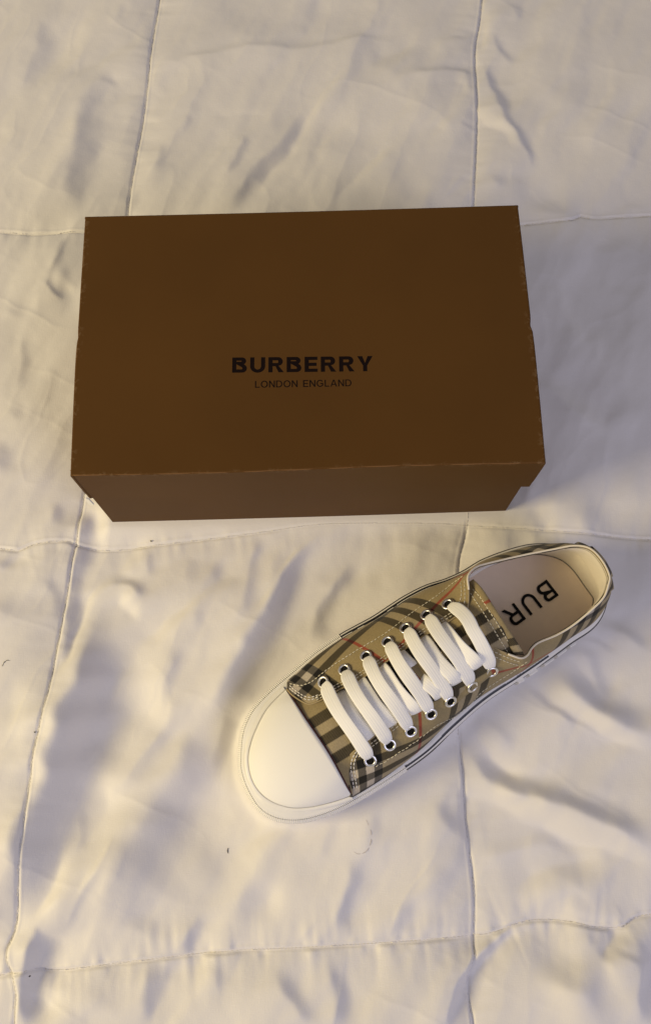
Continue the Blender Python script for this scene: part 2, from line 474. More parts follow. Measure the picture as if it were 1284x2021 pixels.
def build_comforter():
    def axis(lo, hi, flo, fhi, step, coarse):
        return np.concatenate([np.arange(lo, flo, coarse), np.arange(flo, fhi, step), np.arange(fhi, hi + coarse, coarse)])
    xs = axis(-0.75, 0.80, -0.31, 0.37, 0.00125, 0.008)
    ys = axis(-0.80, 1.00, -0.40, 0.57, 0.00125, 0.008)
    X, Y = np.meshgrid(xs, ys)
    H = np.zeros_like(X)
    # drifting warp so creases are not ruled lines
    WX = X + 0.0030 * vnoise(X / 0.035, Y / 0.035, 3) + 0.0015 * vnoise(X / 0.012, Y / 0.012, 5)
    WY = Y + 0.0030 * vnoise(X / 0.035, Y / 0.035, 4) + 0.0015 * vnoise(X / 0.012, Y / 0.012, 6)
    def near(pts, reach, QX, QY):
        """window, signed distance to polyline, arc position, total"""
        P = np.array(pts)
        x0, y0 = P.min(0) - reach; x1, y1 = P.max(0) + reach
        i0, i1 = np.searchsorted(xs, [x0, x1]); j0, j1 = np.searchsorted(ys, [y0, y1])
        if i1 <= i0 or j1 <= j0: return None
        qx, qy = QX[j0:j1, i0:i1], QY[j0:j1, i0:i1]
        best = np.full(qx.shape, 1e9); sd = np.zeros_like(qx); arc = np.zeros_like(qx)
        s = 0
        for a, b_ in zip(P[:-1], P[1:]):
            e = b_ - a; L = np.hypot(*e)
            if L < 1e-9: continue
            t = np.clip(((qx - a[0]) * e[0] + (qy - a[1]) * e[1]) / L ** 2, 0, 1)
            dx, dy = qx - (a[0] + t * e[0]), qy - (a[1] + t * e[1])
            d = np.hypot(dx, dy)
            cr = (e[0] * dy - e[1] * dx) / L
            m = d < best
            best = np.where(m, d, best)
            sd = np.where(m, np.where(cr >= 0, d, -d), sd)
            arc = np.where(m, s + t * L, arc)
            s += L
        return (slice(j0, j1), slice(i0, i1)), sd, arc, s
    # the creases give the slope the cloth has along the lamp direction; the surface is then solved from those slopes
    S = np.zeros_like(X); S2 = np.zeros_like(X)
    for line in CR.strip().splitlines():
        f = line.split()
        kind, w, st = f[0], float(f[1]), float(f[2])
        raw = [list(map(float, q.split(','))) for q in f[3:]]
        pts = np.array([(*mm(q[0], q[1]), (q[2] if len(q) > 2 else w) / 2400.0) for q in raw])
        P = catmull(pts, max(6, len(pts) * 4)) if len(pts) > 2 else catmull(pts, 5)
        wm = P[:, 2].max()
        r = near(P[:, :2], wm * 2.6, WX, WY)
        if r is None: continue
        win, sd, arc, L = r
        cum = np.concatenate([[0], np.cumsum(np.hypot(*np.diff(P[:, :2], axis=0).T))])
        ww = np.interp(arc, cum, P[:, 2]) * 1.12
        fl = min(0.48 * L, 1.3 * wm + 0.16 * L)
        nrm2 = np.array([-(P[-1] - P[0])[1], (P[-1] - P[0])[0]]); lampside = (sd > 0) == (nrm2 @ LD > 0)
        pw = np.where(lampside, 3.6, 1.7); ww = ww * np.where(lampside, 0.88, 1.12) * (1 + .18 * vnoise(arc / 0.018, arc * 0 + len(pts), int(raw[0][0])))
        ends = np.clip(np.minimum(arc, L - arc) / fl, 0, 1)
        ends = ends * ends * (3 - 2 * ends)
        st *= float(np.clip((wm * 2400 / 13.0) ** 0.45, 0.72, 1.7)) * (0.8 if raw[0][1] < 440 else 1.0)
        chord = P[-1, :2] - P[0, :2]; chord /= np.linalg.norm(chord)
        target = S2 if abs(chord @ LD) / np.linalg.norm(LD) > 0.86 else S      # creases that run towards the lamp show by the window light
        target[win] += (-1 if kind == 'D' else 1) * st * np.exp(-np.abs(sd / ww) ** pw) * ends * (1 + 0.09 * vnoise(WX[win] / 0.022, WY[win] / 0.022, 71))
    # regular patch for the solve
    st_ = 0.00125
    gx = np.arange(-0.36, 0.42, st_); gy = np.arange(-0.46, 0.62, st_)
    def resample(A, ox, oy, nx_, ny_):
        ix = np.interp(nx_, ox, np.arange(len(ox))); iy = np.interp(ny_, oy, np.arange(len(oy)))
        x0 = np.clip(ix.astype(int), 0, len(ox) - 2); y0 = np.clip(iy.astype(int), 0, len(oy) - 2)
        fx, fy = (ix - x0)[None, :], (iy - y0)[:, None]
        return (A[np.ix_(y0, x0)] * (1 - fx) + A[np.ix_(y0, x0 + 1)] * fx) * (1 - fy) + (A[np.ix_(y0 + 1, x0)] * (1 - fx) + A[np.ix_(y0 + 1, x0 + 1)] * fx) * fy
    ex = np.clip(np.minimum(gx - gx[0], gx[-1] - gx) / 0.04, 0, 1)[None, :] * np.clip(np.minimum(gy - gy[0], gy[-1] - gy) / 0.04, 0, 1)[:, None]
    kx = np.fft.fftfreq(len(gx), st_) * 2 * math.pi; ky = np.fft.fftfreq(len(gy), st_) * 2 * math.pi
    KX, KY = np.meshgrid(kx, ky)
    Z = 0
    for field, toward in ((S, LD), (S2, np.array([0.35, -0.94]))):
        G = resample(field, xs, ys, gx, gy)
        G = (G - G.mean()) * ex
        a_ = -toward / np.linalg.norm(toward)
        ka = KX * a_[0] + KY * a_[1]; kp = -KX * a_[1] + KY * a_[0]
        Z = Z + np.fft.ifft2(np.conj(1j * ka) * np.fft.fft2(G) / (ka ** 2 + 0.05 * kp ** 2 + (2 * math.pi / 0.50) ** 2)).real * ex
    print('relief', Z.min(), Z.max())
    inx = (xs >= gx[0]) & (xs <= gx[-1]); iny = (ys >= gy[0]) & (ys <= gy[-1])
    H[np.ix_(iny, inx)] += CRS * resample(Z, gx, gy, xs[inx], ys[iny])
    # quilt seams: soft valleys, a tight stitched groove and puckers running into it
    global SEAM_LINES
    SEAM_LINES = []
    for k, s in enumerate(SEAMS):
        P = catmull([mm(*q) for q in s], 160)
        SEAM_LINES.append(P)
        r = near(P, 0.07, X, Y)
        win, sd, arc, L = r
        d = np.abs(sd)
        dep = [0.0046, 0.0048, 0.0036, 0.0030, 0.0056][k]
        H[win] += -dep * np.exp(-d / 0.016)
        pk = vnoise(arc / 0.0052, np.sign(sd) * 3.3 + sd / 0.03, 20 + k) * 0.6 + vnoise(arc / 0.011, np.sign(sd) * 7 + sd / 0.05, 40 + k)
        amp = [0.0006, 0.0006, 0.0006, 0.0008, 0.0019][k]
        H[win] += amp * pk * np.exp(-d / 0.012) * (1 - np.exp(-(d / 0.0015) ** 2))
        H[win] += -0.0018 * np.exp(-(d / 0.0010) ** 2) + 0.0006 * np.exp(-((sd - 0.0020 * (1 if k != 1 else -1)) / 0.0011) ** 2)
    # loose cloth: long low swells and fine crinkle, running mostly up and to the right
    c, s_ = math.cos(math.radians(62)), math.sin(math.radians(62))
    A, B_ = WX * c + WY * s_, -WX * s_ + WY * c
    H += 0.0016 * vnoise(A / 0.11, B_ / 0.045, 9) + 0.0007 * vnoise(A / 0.05, B_ / 0.018, 10) + 0.00022 * vnoise(A / 0.022, B_ / 0.009, 11)
    c, s_ = math.cos(math.radians(66)), math.sin(math.radians(66))
    A, B_ = WX * c + WY * s_, -WX * s_ + WY * c
    lower_right = 1 / (1 + np.exp(-(X - 0.14) / 0.02)) / (1 + np.exp((Y + 0.02) / 0.03))
    rn = 1 - np.abs(vnoise(A / 0.16, B_ / 0.042, 61)) * 2
    H += (1 - 0.75 * lower_right) * (0.0006 * rn + 0.0010 * vnoise(A / 0.12, B_ / 0.022, 62) + 0.0020 * vnoise(A / 0.30, B_ / 0.070, 63))
    A2, B2 = A + 0.012 * vnoise(A / 0.06, B_ / 0.03, 81), B_ + 0.006 * vnoise(A / 0.05, B_ / 0.03, 82)
    line1 = (1 - np.abs(vnoise(A2 / 0.11, B2 / 0.034, 83))) ** 7 * np.clip(0.5 + vnoise(A / 0.06, B_ / 0.05, 84), 0, 1)
    c2, s2 = math.cos(math.radians(-28)), math.sin(math.radians(-28))
    A3, B3 = WX * c2 + WY * s2, -WX * s2 + WY * c2
    line2 = (1 - np.abs(vnoise(A3 / 0.12, B3 / 0.040, 85))) ** 8 * np.clip(vnoise(A3 / 0.08, B3 / 0.06, 86) + 0.25 + 0.5 * lower_right, 0, 1)
    H += 0.00042 * line1 * (1 - 0.7 * lower_right) + 0.0005 * line2
    H += 0.0010 * vnoise(X / 0.05, Y / 0.05, 12) + 0.00006 * vnoise(X / 0.006, Y / 0.006, 13)
    H *= 1.0
    # pressed flat under the box and the shoe
    dx = np.maximum(np.abs(X) - BOX_W / 2, 0); dy = np.maximum(np.abs(Y - BOX_D / 2) - BOX_D / 2, 0)
    d = np.hypot(dx, dy)
    m = np.exp(-(d / 0.012) ** 2)
    H = H * (1 - m) + 0.0006 * m + 0.0012 * np.exp(-((d - 0.022) / 0.013) ** 2)
    lx0, ly0 = OUTLINE.min(0) - 0.03; lx1, ly1 = OUTLINE.max(0) + 0.03
    i0, i1 = np.searchsorted(xs, [lx0, lx1]); j0, j1 = np.searchsorted(ys, [ly0, ly1])
    qx, qy = X[j0:j1, i0:i1], Y[j0:j1, i0:i1]
    O = OUTLINE[::6]
    best = np.full(qx.shape, 1e9); inside = np.zeros(qx.shape, dtype=bool)
    for a, b_ in zip(O, np.roll(O, -1, axis=0)):
        e = b_ - a; L2 = e @ e
        t = np.clip(((qx - a[0]) * e[0] + (qy - a[1]) * e[1]) / L2, 0, 1)
        best = np.minimum(best, np.hypot(qx - a[0] - t * e[0], qy - a[1] - t * e[1]))
        cond = ((a[1] > qy) != (b_[1] > qy)) & (qx < (b_[0] - a[0]) * (qy - a[1]) / (b_[1] - a[1] + 1e-12) + a[0])
        inside ^= cond
    sdist = np.where(inside, -best, best)
    m = 1 / (1 + np.exp((sdist - 0.0015) / 0.0022))
    H[j0:j1, i0:i1] = H[j0:j1, i0:i1] * (1 - m) + 0.0012 * m
    ny, nx = X.shape
    verts = np.stack([X.ravel(), Y.ravel(), H.ravel()], axis=1)
    I = np.arange(nx * ny).reshape(ny, nx)
    F = np.stack([I[:-1, :-1].ravel(), I[:-1, 1:].ravel(), I[1:, 1:].ravel(), I[1:, :-1].ravel()], axis=1).astype(np.int32)
    me = bpy.data.meshes.new('comforter')
    me.vertices.add(len(verts)); me.vertices.foreach_set('co', verts.astype(np.float32).ravel())
    me.loops.add(F.size); me.loops.foreach_set('vertex_index', F.ravel())
    me.polygons.add(len(F)); me.polygons.foreach_set('loop_start', np.arange(0, F.size, 4, dtype=np.int32))
    me.polygons.foreach_set('loop_total', np.full(len(F), 4, dtype=np.int32))
    me.polygons.foreach_set('use_smooth', np.ones(len(F), dtype=bool))
    me.update(calc_edges=True)
    me.materials.append(M_CLOTH)
    o = bpy.data.objects.new('comforter', me)
    col.objects.link(o)
    tag(o, 'wrinkled white quilted comforter spread under the brown box and the sneaker', 'comforter')
    def height(x, y):
        j = min(max(np.searchsorted(ys, y), 1), ny - 1); i = min(max(np.searchsorted(xs, x), 1), nx - 1)
        return float(H[j, i])
    return o, height
CRS = 1.5
comforter, cloth_z = build_comforter()

def prism_dash(verts, faces, a, b, up, w, h):
    """a small raised stitch from a to b"""
    a, b, up = np.array(a), np.array(b), np.array(up)
    t = b - a; L = np.linalg.norm(t)
    if L < 1e-7: return
    t /= L; s = np.cross(t, up); s /= np.linalg.norm(s) + 1e-12; n = np.cross(s, t)
    k = len(verts)
    for e, (p, sc) in enumerate([(a, 0.5), (a + t * L * .25, 1), (b - t * L * .25, 1), (b, 0.5)]):
        verts += [p - s * w / 2 * sc, p + n * h * sc, p + s * w / 2 * sc, p - n * h * .3]
    for i in range(3):
        for j in range(4):
            q = (j + 1) % 4
            faces.append((k + i * 4 + j, k + i * 4 + q, k + i * 4 + 4 + q, k + i * 4 + 4 + j))
    faces.append((k, k + 1, k + 2, k + 3)); faces.append((k + 15, k + 14, k + 13, k + 12))

for P in SEAM_LINES:
    vs, fs = [], []
    Q = catmull(P, None)
    s = np.concatenate([[0], np.cumsum(np.linalg.norm(np.diff(Q, axis=0), axis=1))])
    t = 0
    while t < s[-1] - 0.003:
        a = np.array([np.interp(t, s, Q[:, 0]), np.interp(t, s, Q[:, 1])]); b_ = np.array([np.interp(t + 0.0021, s, Q[:, 0]), np.interp(t + 0.0021, s, Q[:, 1])])
        if -0.33 < a[0] < 0.40 and -0.44 < a[1] < 0.6:
            prism_dash(vs, fs, (*a, cloth_z(*a) + 0.0002), (*b_, cloth_z(*b_) + 0.0002), (0, 0, 1), 0.00055, 0.00035)
        t += 0.0030
    o = link('seam_stitching', vs, fs, M_THREAD, comforter)
    o['kind'] = 'stuff'

# ------------------------------------------------------------------ lint and a hair lying on the cloth
def tube(pts, radii, n=8):
    pts = [np.array(p, dtype=float) for p in pts]
    vs, fs = [], []
    for i, p in enumerate(pts):
        t = pts[min(i + 1, len(pts) - 1)] - pts[max(i - 1, 0)]; t /= np.linalg.norm(t) + 1e-12
        u = np.cross(t, (0, 0, 1)); 
        if np.linalg.norm(u) < 1e-4: u = np.cross(t, (0, 1, 0))
        u /= np.linalg.norm(u); v = np.cross(u, t)
        r = radii[i] if hasattr(radii, '__len__') else radii
        for k in range(n):
            a = 2 * math.pi * k / n
            vs.append(p + r * (math.cos(a) * u + math.sin(a) * v))
    fs = grid_faces(len(pts), n, wrap=True)
    fs.append(tuple(range(n))[::-1]); fs.append(tuple((len(pts) - 1) * n + k for k in range(n)))
    return vs, fs

def fibre(name, px, rad, mat, label, cat):
    P = [mm(*q) for q in px]
    P = catmull(P, max(4, 5 * len(P)))
    pts = [(p[0], p[1], cloth_z(p[0], p[1]) + rad * 1.1 + 0.0003 * math.sin(i)) for i, p in enumerate(P)]
    vs, fs = tube(pts, [rad * (0.5 + 0.5 * math.sin(math.pi * (i + .5) / len(pts))) for i in range(len(pts))], 6)
    return tag(link(name, vs, fs, mat), label, cat)
fibre('lint', [(10, 1317), (14, 1309), (20, 1305), (25, 1306)], 0.00022, M_LINT, 'thin curled dark lint at the far left edge of the cloth, below the box', 'lint')
fibre('lint', [(80, 1447), (82, 1447)], 0.00055, M_LINT, 'tiny dark speck of lint on the left vertical seam', 'lint')
fibre('lint', [(296, 1066), (298, 1066)], 0.0006, M_LINT, 'small round dark speck just above the seam below the box', 'lint')
fibre('lint', [(447, 1676), (446, 1681), (447, 1686)], 0.0003, M_LINT, 'short dark upright fibre on the cloth below the toe of the sneaker', 'lint')
fibre('lint', [(57, 1928), (59, 1927)], 0.0005, M_LINT, 'dark speck in the deep fold at bottom left', 'lint')
fibre('hair', [(722, 1618), (731, 1640), (731, 1662), (722, 1680), (707, 1685), (698, 1681)], 0.00011, M_HAIR, 'fine curled hair lying on the cloth under the near side of the sneaker', 'hair')

# ================================================================== SHOE BOX
box = tag(empty('shoe_box', (0, BOX_D / 2, 0)), 'closed brown cardboard shoe box with dark printed lettering on its lid', 'box')
HL = BOX_H - 0.054      # lower edge of the lid

def board_panel(name, fn, nu, nv, thick, mat, parent, wear=None):
    """a board sheet from fn(u,v)->point, given thickness towards its inside"""
    P = np.array([[fn(i / (nu - 1), j / (nv - 1)) for i in range(nu)] for j in range(nv)])
    du = np.gradient(P, axis=1); dv = np.gradient(P, axis=0)
    N = np.cross(du, dv); N /= np.linalg.norm(N, axis=2, keepdims=True) + 1e-12
    Q = P - N * thick
    n = nu * nv
    vs = np.vstack([P.reshape(-1, 3), Q.reshape(-1, 3)])
    fs = grid_faces(nv, nu) + [tuple(n + i for i in f[::-1]) for f in grid_faces(nv, nu)]
    ring = [j for j in range(nu)] + [i * nu + nu - 1 for i in range(1, nv)] + [(nv - 1) * nu + j for j in range(nu - 2, -1, -1)] + [i * nu for i in range(nv - 2, 0, -1)]
    for a, b_ in zip(ring, ring[1:] + ring[:1]): fs.append((b_, a, a + n, b_ + n))
    o = link(name, vs, fs, mat, parent, smooth=False)
    w = np.zeros(2 * n)
    if wear is not None:
        w = np.array([wear(i / (nu - 1), j / (nv - 1)) for j in range(nv) for i in range(nu)] * 2)
    a = o.data.attributes.new('wear', 'FLOAT', 'POINT')
    a.data.foreach_set('value', w.astype(np.float32))
    return o

def lid_x(side, y, z):
    """the lid's end walls are slightly bowed, with a thumb dent halfway"""
    t = y / BOX_D
    x = BOX_W / 2 + 0.0009 * math.sin(math.pi * t)
    x += 0.0009 / (1 + math.exp((t - 0.50) / 0.03)) * (1 if z > HL + .01 else .6)
    x -= 0.0016 * math.exp(-((t - 0.515) / 0.016) ** 2) * (.8 if side > 0 else .4)
    return side * (x - 0.0011)
def lid_y(front, x):
    return (0.0 + 0.0006 * math.sin(x * 23)) if front else BOX_D - 0.0006 * math.cos(x * 9) - 0.0012 * math.exp(-((x - 0.046) / .0012) ** 2)

lid = link('lid', *(lambda: ([(0, 0, 0)], []))(), None) if False else None
def top_fn(u, v):
    y0 = lid_y(True, (u - .5) * BOX_W); y1 = lid_y(False, (u - .5) * BOX_W)
    y = y0 + (y1 - y0) * v
    xl, xr = lid_x(-1, y, BOX_H), lid_x(1, y, BOX_H)
    x = xl + (xr - xl) * u
    z = BOX_H - 0.0012 * math.sin(math.pi * u) * math.sin(math.pi * v)
    e = min(u * BOX_W, (1 - u) * BOX_W, v * BOX_D, (1 - v) * BOX_D)
    z -= 0.0010 * max(0, 1 - e / 0.0012) ** 2
    return (x, y, z)
def edge_spacing(n):
    return None
def warp_u(u, L):      # puts extra columns at the very edges
    return u
def top_wear(u, v):
    e = min(u * BOX_W, (1 - u) * BOX_W, v * BOX_D * 1.8, (1 - v) * BOX_D * 3)
    return max(0.0, 1 - e / 0.0055) * (1.0 if (u > .9 or u < .1) else 0.5)
def fn_res(fn, us, vs_):
    return fn
US = np.concatenate([[0, .0006, .0012, .0025, .005, .010, .016], np.linspace(.03, .97, 44), 1 - np.array([.016, .010, .005, .0025, .0012, .0006, 0])])
def spaced(fn, U, V):
    nu, nv = len(U), len(V)
    return (lambda u, v: fn(float(U[int(round(u * (nu - 1)))]), float(V[int(round(v * (nv - 1)))]))), nu, nv
f, nu, nv = spaced(top_fn, US, US)
w_, _, _ = spaced(top_wear, US, US)
lid_top = board_panel('lid', f, nu, nv, 0.0016, M_BOARD, box, w_)
HS = np.linspace(0, 1, 60)
HV = np.linspace(0, 1, 12)
def wall_wear(u, v): return max(0, 1 - (1 - v) / .05) * .7 + max(0, 1 - min(u, 1 - u) / .012) * .8
def lid_front(u, v):
    z = HL + (BOX_H - 0.0012 - HL) * v
    y = lid_y(True, (u - .5) * BOX_W) - 0.0003 * math.sin(math.pi * u) * (1 - v)
    xl, xr = lid_x(-1, 0, z), lid_x(1, 0, z)
    return (xl + (xr - xl) * u, y + .0001, z + 0.0004 * math.sin(u * 5) * (1 - v))
def lid_back(u, v):
    p = lid_front(1 - u, v)
    x = p[0]
    return (lid_x(1 if x > 0 else -1, BOX_D, 0) * (x / (lid_x(1 if x > 0 else -1, 0, 0))), lid_y(False, x) - .0001, p[2])
def lid_side(s):
    def fn(u, v):
        z = HL + (BOX_H - 0.0012 - HL) * v
        y = (u if s > 0 else 1 - u) * (BOX_D - .0004) + .0002
        return (lid_x(s, y, z) - s * 0.0001, y, z)
    return fn
for nm, fn in (('lid_wall', lid_front), ('lid_wall', lid_side(1)), ('lid_wall', lid_back), ('lid_wall', lid_side(-1))):
    f, nu, nv = spaced(fn, HS, HV); w_, _, _ = spaced(wall_wear, HS, HV)
    board_panel(nm, f, nu, nv, 0.0015, M_BOARD, lid_top, w_)
# base tray, pushed a little to the left inside the lid
BL, BR = -BOX_W / 2 + 0.0014, BOX_W / 2 - 0.0050
BF, BB = 0.0026, BOX_D - 0.0030
TZ = BOX_H - 0.004
def base_front(u, v): return (BL + (BR - BL) * u, BF - 0.0005 * math.sin(math.pi * u) * (1 - v), 0.0 + TZ * v)
def base_back(u, v): return (BR + (BL - BR) * u, BB, TZ * v)
def base_right(u, v): return (BR - .0001, BF + .0002 + (BB - BF - .0004) * u, TZ * v)
def base_left(u, v): return (BL + .0001, BB - .0002 - (BB - BF - .0004) * u, TZ * v)
for i, fn in enumerate((base_front, base_right, base_back, base_left)):
    f, nu, nv = spaced(fn, np.linspace(0, 1, 21), HV)
    f2 = f
    if i == 0: base = board_panel('base', f2, nu, nv, 0.0015, M_BASE, box)
    else: board_panel('base_wall', f2, nu, nv, 0.0015, M_BASE, base)
board_panel('base_floor', lambda u, v: (BL + .002 + (BR - BL - .004) * u, BF + .002 + (BB - BF - .004) * v, 0.0022), 3, 3, 0.0015, M_BASE, base)
# rubbed front edge, creased corner folds and the torn white nick under the left corner
pts = [(x, lid_y(True, x) + .0006 + .0002 * math.sin(x * 210), BOX_H - .0008 - 0.0001 * math.sin(x * 90)) for x in np.linspace(-BOX_W / 2 + .001, BOX_W / 2 - .001, 60)]
link('rubbed_edge', *tube(pts, 0.00052, 6), M_EDGE, lid_top)
for q in ([(-.1700, .0125), (-.1660, .0090), (-.1630, .0040), (-.1600, .0010)], [(-.1700, .0040), (-.1670, .0062), (-.1640, .0048), (-.1615, .0006)],
          [(-.1690, .0010), (-.1672, .0030), (-.1690, .0058)], [(.1695, .0010), (.1675, .0026)]):
    P = catmull(q, 8)
    vs, fs = tube([(x, y + .0003, BOX_H - .00105 + .0003) for x, y in P], 0.00033, 5)
    link('crease_mark', vs, fs, M_EDGE, lid_top)
tn = []
for i, (x, z) in enumerate([(0, 0), (.0018, -.0008), (.0046, -.0060), (.0034, -.0068), (.0020, -.0045), (.0012, -.0058), (-.0004, -.0022)]):
    tn.append((-BOX_W / 2 - .0012 + x * 1.0, -0.0010 - max(0, -z) * .55, HL + .0034 + z))
vs = tn + [(p[0] + .0002, p[1] + .0012, p[2]) for p in tn]
n = len(tn)
link('torn_nick', vs, [tuple(range(n))[::-1], tuple(range(n, 2 * n))] + [(i, (i + 1) % n, (i + 1) % n + n, i + n) for i in range(n)], M_TORN, lid_top, smooth=False)

# ------------------------------------------------------------------ lettering: outlines drawn by hand on a 0..1 cap height
def arc(cx, cy, rx, ry, a0, a1, n=10):
    return [(cx + rx * math.cos(math.radians(a0 + (a1 - a0) * i / n)), cy + ry * math.sin(math.radians(a0 + (a1 - a0) * i / n))) for i in range(n + 1)]
def glyph(ch, t):
    """closed outlines (outer + holes) and advance width; t = stroke weight"""
    h = t * 0.88
    if ch == 'B':
        w = .86
        outer = [(0, 0)] + [(w - .27, 0)] + arc(w - .27, .275, .27, .275, -90, 55) + [(w - .155, .525)] + arc(w - .30, .76, .25, .24, -60, 90) + [(0, 1)]
        h1 = [(t, h), (w - .29, h)] + arc(w - .29, .28, .27 - t, .28 - h, -90, 90) + [(t, .56 - 0)]
        h2 = [(t, .56 + h * .75)] + arc(w - .31, .56 + h * .75 + (.44 - h * 1.75) / 2, .24 - t, (.44 - h * 1.75) / 2, -90, 90) + [(t, 1 - h)]
        return [outer, h1, h2], w
    if ch == 'U':
        w = .88
        outer = [(0, 1)] + [(0, .40)] + arc(w / 2, .40, w / 2, .415, 180, 360, 16) + [(w, 1), (w - t, 1), (w - t, .40)] + arc(w / 2, .40, w / 2 - t, .415 - h, 360, 180, 16) + [(t, 1)]
        return [outer], w
    if ch == 'R':
        w = .88
        outer = [(0, 0), (t, 0), (t, .40), (.42, .40), (w - t * 1.18, 0), (w + .02, 0), (w - .29, .43)] + arc(w - .32, .71, .28, .29, -55, 90) + [(0, 1)]
        h1 = [(t, .40 + h)] + arc(w - .33, .40 + h + (.60 - 2 * h) / 2, .27 - t, (.60 - 2 * h) / 2, -90, 90) + [(t, 1 - h)]
        return [outer, h1], w
    if ch == 'E':
        w = .76
        return [[(0, 0), (w, 0), (w, h), (t, h), (t, .5 - h / 2), (w - .06, .5 - h / 2), (w - .06, .5 + h / 2), (t, .5 + h / 2), (t, 1 - h), (w - .01, 1 - h), (w - .01, 1), (0, 1)]], w
    if ch == 'Y':
        w = .90; c = w / 2
        return [[(c - t / 2, 0), (c + t / 2, 0), (c + t / 2, .38), (w, 1), (w - t * 1.2, 1), (c, .54), (t * 1.2, 1), (0, 1), (c - t / 2, .38)]], w
    if ch == 'L':
        w = .66
        return [[(0, 0), (w, 0), (w, h), (t, h), (t, 1), (0, 1)]], w
    if ch == 'O':
        w = 1.02
        return [arc(w / 2, .5, w / 2, .515, 0, 360, 28)[:-1], arc(w / 2, .5, w / 2 - t, .515 - h, 0, 360, 28)[:-1]], w
    if ch == 'N':
        w = .84
        return [[(0, 0), (t, 0), (t, .76), (w - t * 1.05, 0), (w, 0), (w, 1), (w - t, 1), (w - t, .24), (t * 1.05, 1), (0, 1)]], w
    if ch == 'D':
        w = .90
        return [[(0, 0), (w - .46, 0)] + arc(w - .46, .5, .46, .5, -90, 90, 14) + [(0, 1)],
                [(t, h), (w - .46, h)] + arc(w - .46, .5, .46 - t, .5 - h, -90, 90, 14) + [(t, 1 - h)]], w
    if ch == 'A':
        w = .94; c = w / 2
        outer = [(0, 0), (t * 1.12, 0), (.235, .25), (w - .235, .25), (w - t * 1.12, 0), (w, 0), (c + t * .6, 1), (c - t * .6, 1)]
        hole = [(.235 + .045, .25 + h), (c, .84), (w - .28, .25 + h)]
        return [outer, hole], w
    if ch == 'G':
        w = 1.0; c = w / 2
        outer = arc(c, .5, c, .515, 38, 322, 26) + [(w - .05, .12), (w - .05, .54), (c + .03, .54), (c + .03, .54 - h), (w - .05 - t, .54 - h), (w - .05 - t, .20)]
        inner = arc(c, .5, c - t, .515 - h, 322, 38, 26)
        return [outer + inner], w
    return [], .45

def write(text, cap, stretch, gap, weight, origin, xdir, ydir, zup, thick, mat, parent, name):
    """flat printed letters laid on a plane; every letter is an object"""
    xdir, ydir, origin = np.array(xdir, float), np.array(ydir, float), np.array(origin, float)
    nz = np.cross(xdir, ydir)
    total = sum(glyph(c, weight)[1] * stretch for c in text) + gap * (len(text) - 1)
    x = -total / 2
    for ch in text:
        loops, w = glyph(ch, weight)
        if loops:
            cu = bpy.data.curves.new('tmp', 'CURVE'); cu.dimensions = '2D'; cu.fill_mode = 'BOTH'
            for lp in loops:
                sp_ = cu.splines.new('POLY'); sp_.points.add(len(lp) - 1)
                for i, (a, b_) in enumerate(lp): sp_.points[i].co = (a, b_, 0, 1)
                sp_.use_cyclic_u = True
            to = bpy.data.objects.new('tmp', cu)
            me = to.to_mesh()
            V = [np.array(v.co) for v in me.vertices]
            W_ = [origin + xdir * ((x + v[0] * stretch) * cap) + ydir * ((v[1] - .5) * cap) + nz * thick for v in V]
            fs = []
            for p in me.polygons:
                f_ = list(p.vertices)
                a, b_, c_ = (V[f_[0]], V[f_[1]], V[f_[2]])
                if np.cross(b_ - a, c_ - a)[2] < 0: f_ = f_[::-1]
                fs.append(f_)
            if zup is not None: W_ = [np.array([p[0], p[1], zup(p[0], p[1]) + thick]) for p in W_]
            to.to_mesh_clear()
            bpy.data.objects.remove(to); bpy.data.curves.remove(cu)
            link(name, W_, fs, mat, parent, smooth=False)
        x += w * stretch + gap

def lidz(x, y):
    u, v = (x + BOX_W / 2) / BOX_W, y / BOX_D
    return BOX_H - 0.0012 * math.sin(math.pi * u) * math.sin(math.pi * v)
def word_on_lid(text, pl, pr, cappx, weight, gap, name):
    a, b_ = at(*pl, BOX_H), at(*pr, BOX_H)
    xd = (b_ - a); Wd = np.linalg.norm(xd); xd /= Wd
    yd = np.array([-xd[1], xd[0], 0])
    c = (a + b_) / 2
    cap = np.linalg.norm(at((pl[0] + pr[0]) / 2, pl[1] - cappx / 2, BOX_H) - at((pl[0] + pr[0]) / 2, pl[1] + cappx / 2, BOX_H))
    raw = sum(glyph(ch, weight)[1] for ch in text)
    st = (Wd / cap - gap * (len(text) - 1)) / raw
    write(text, cap, st, gap, weight, c, xd, yd, lidz, 0.00008, M_INK, lid_top, name)
word_on_lid('BURBERRY', (458, 719.5), (735, 716.5), 30, .24, .20, 'letter')
word_on_lid('LONDON ENGLAND', (503, 757.5), (693, 754.5), 13.5, .15, .17, 'small_letter')

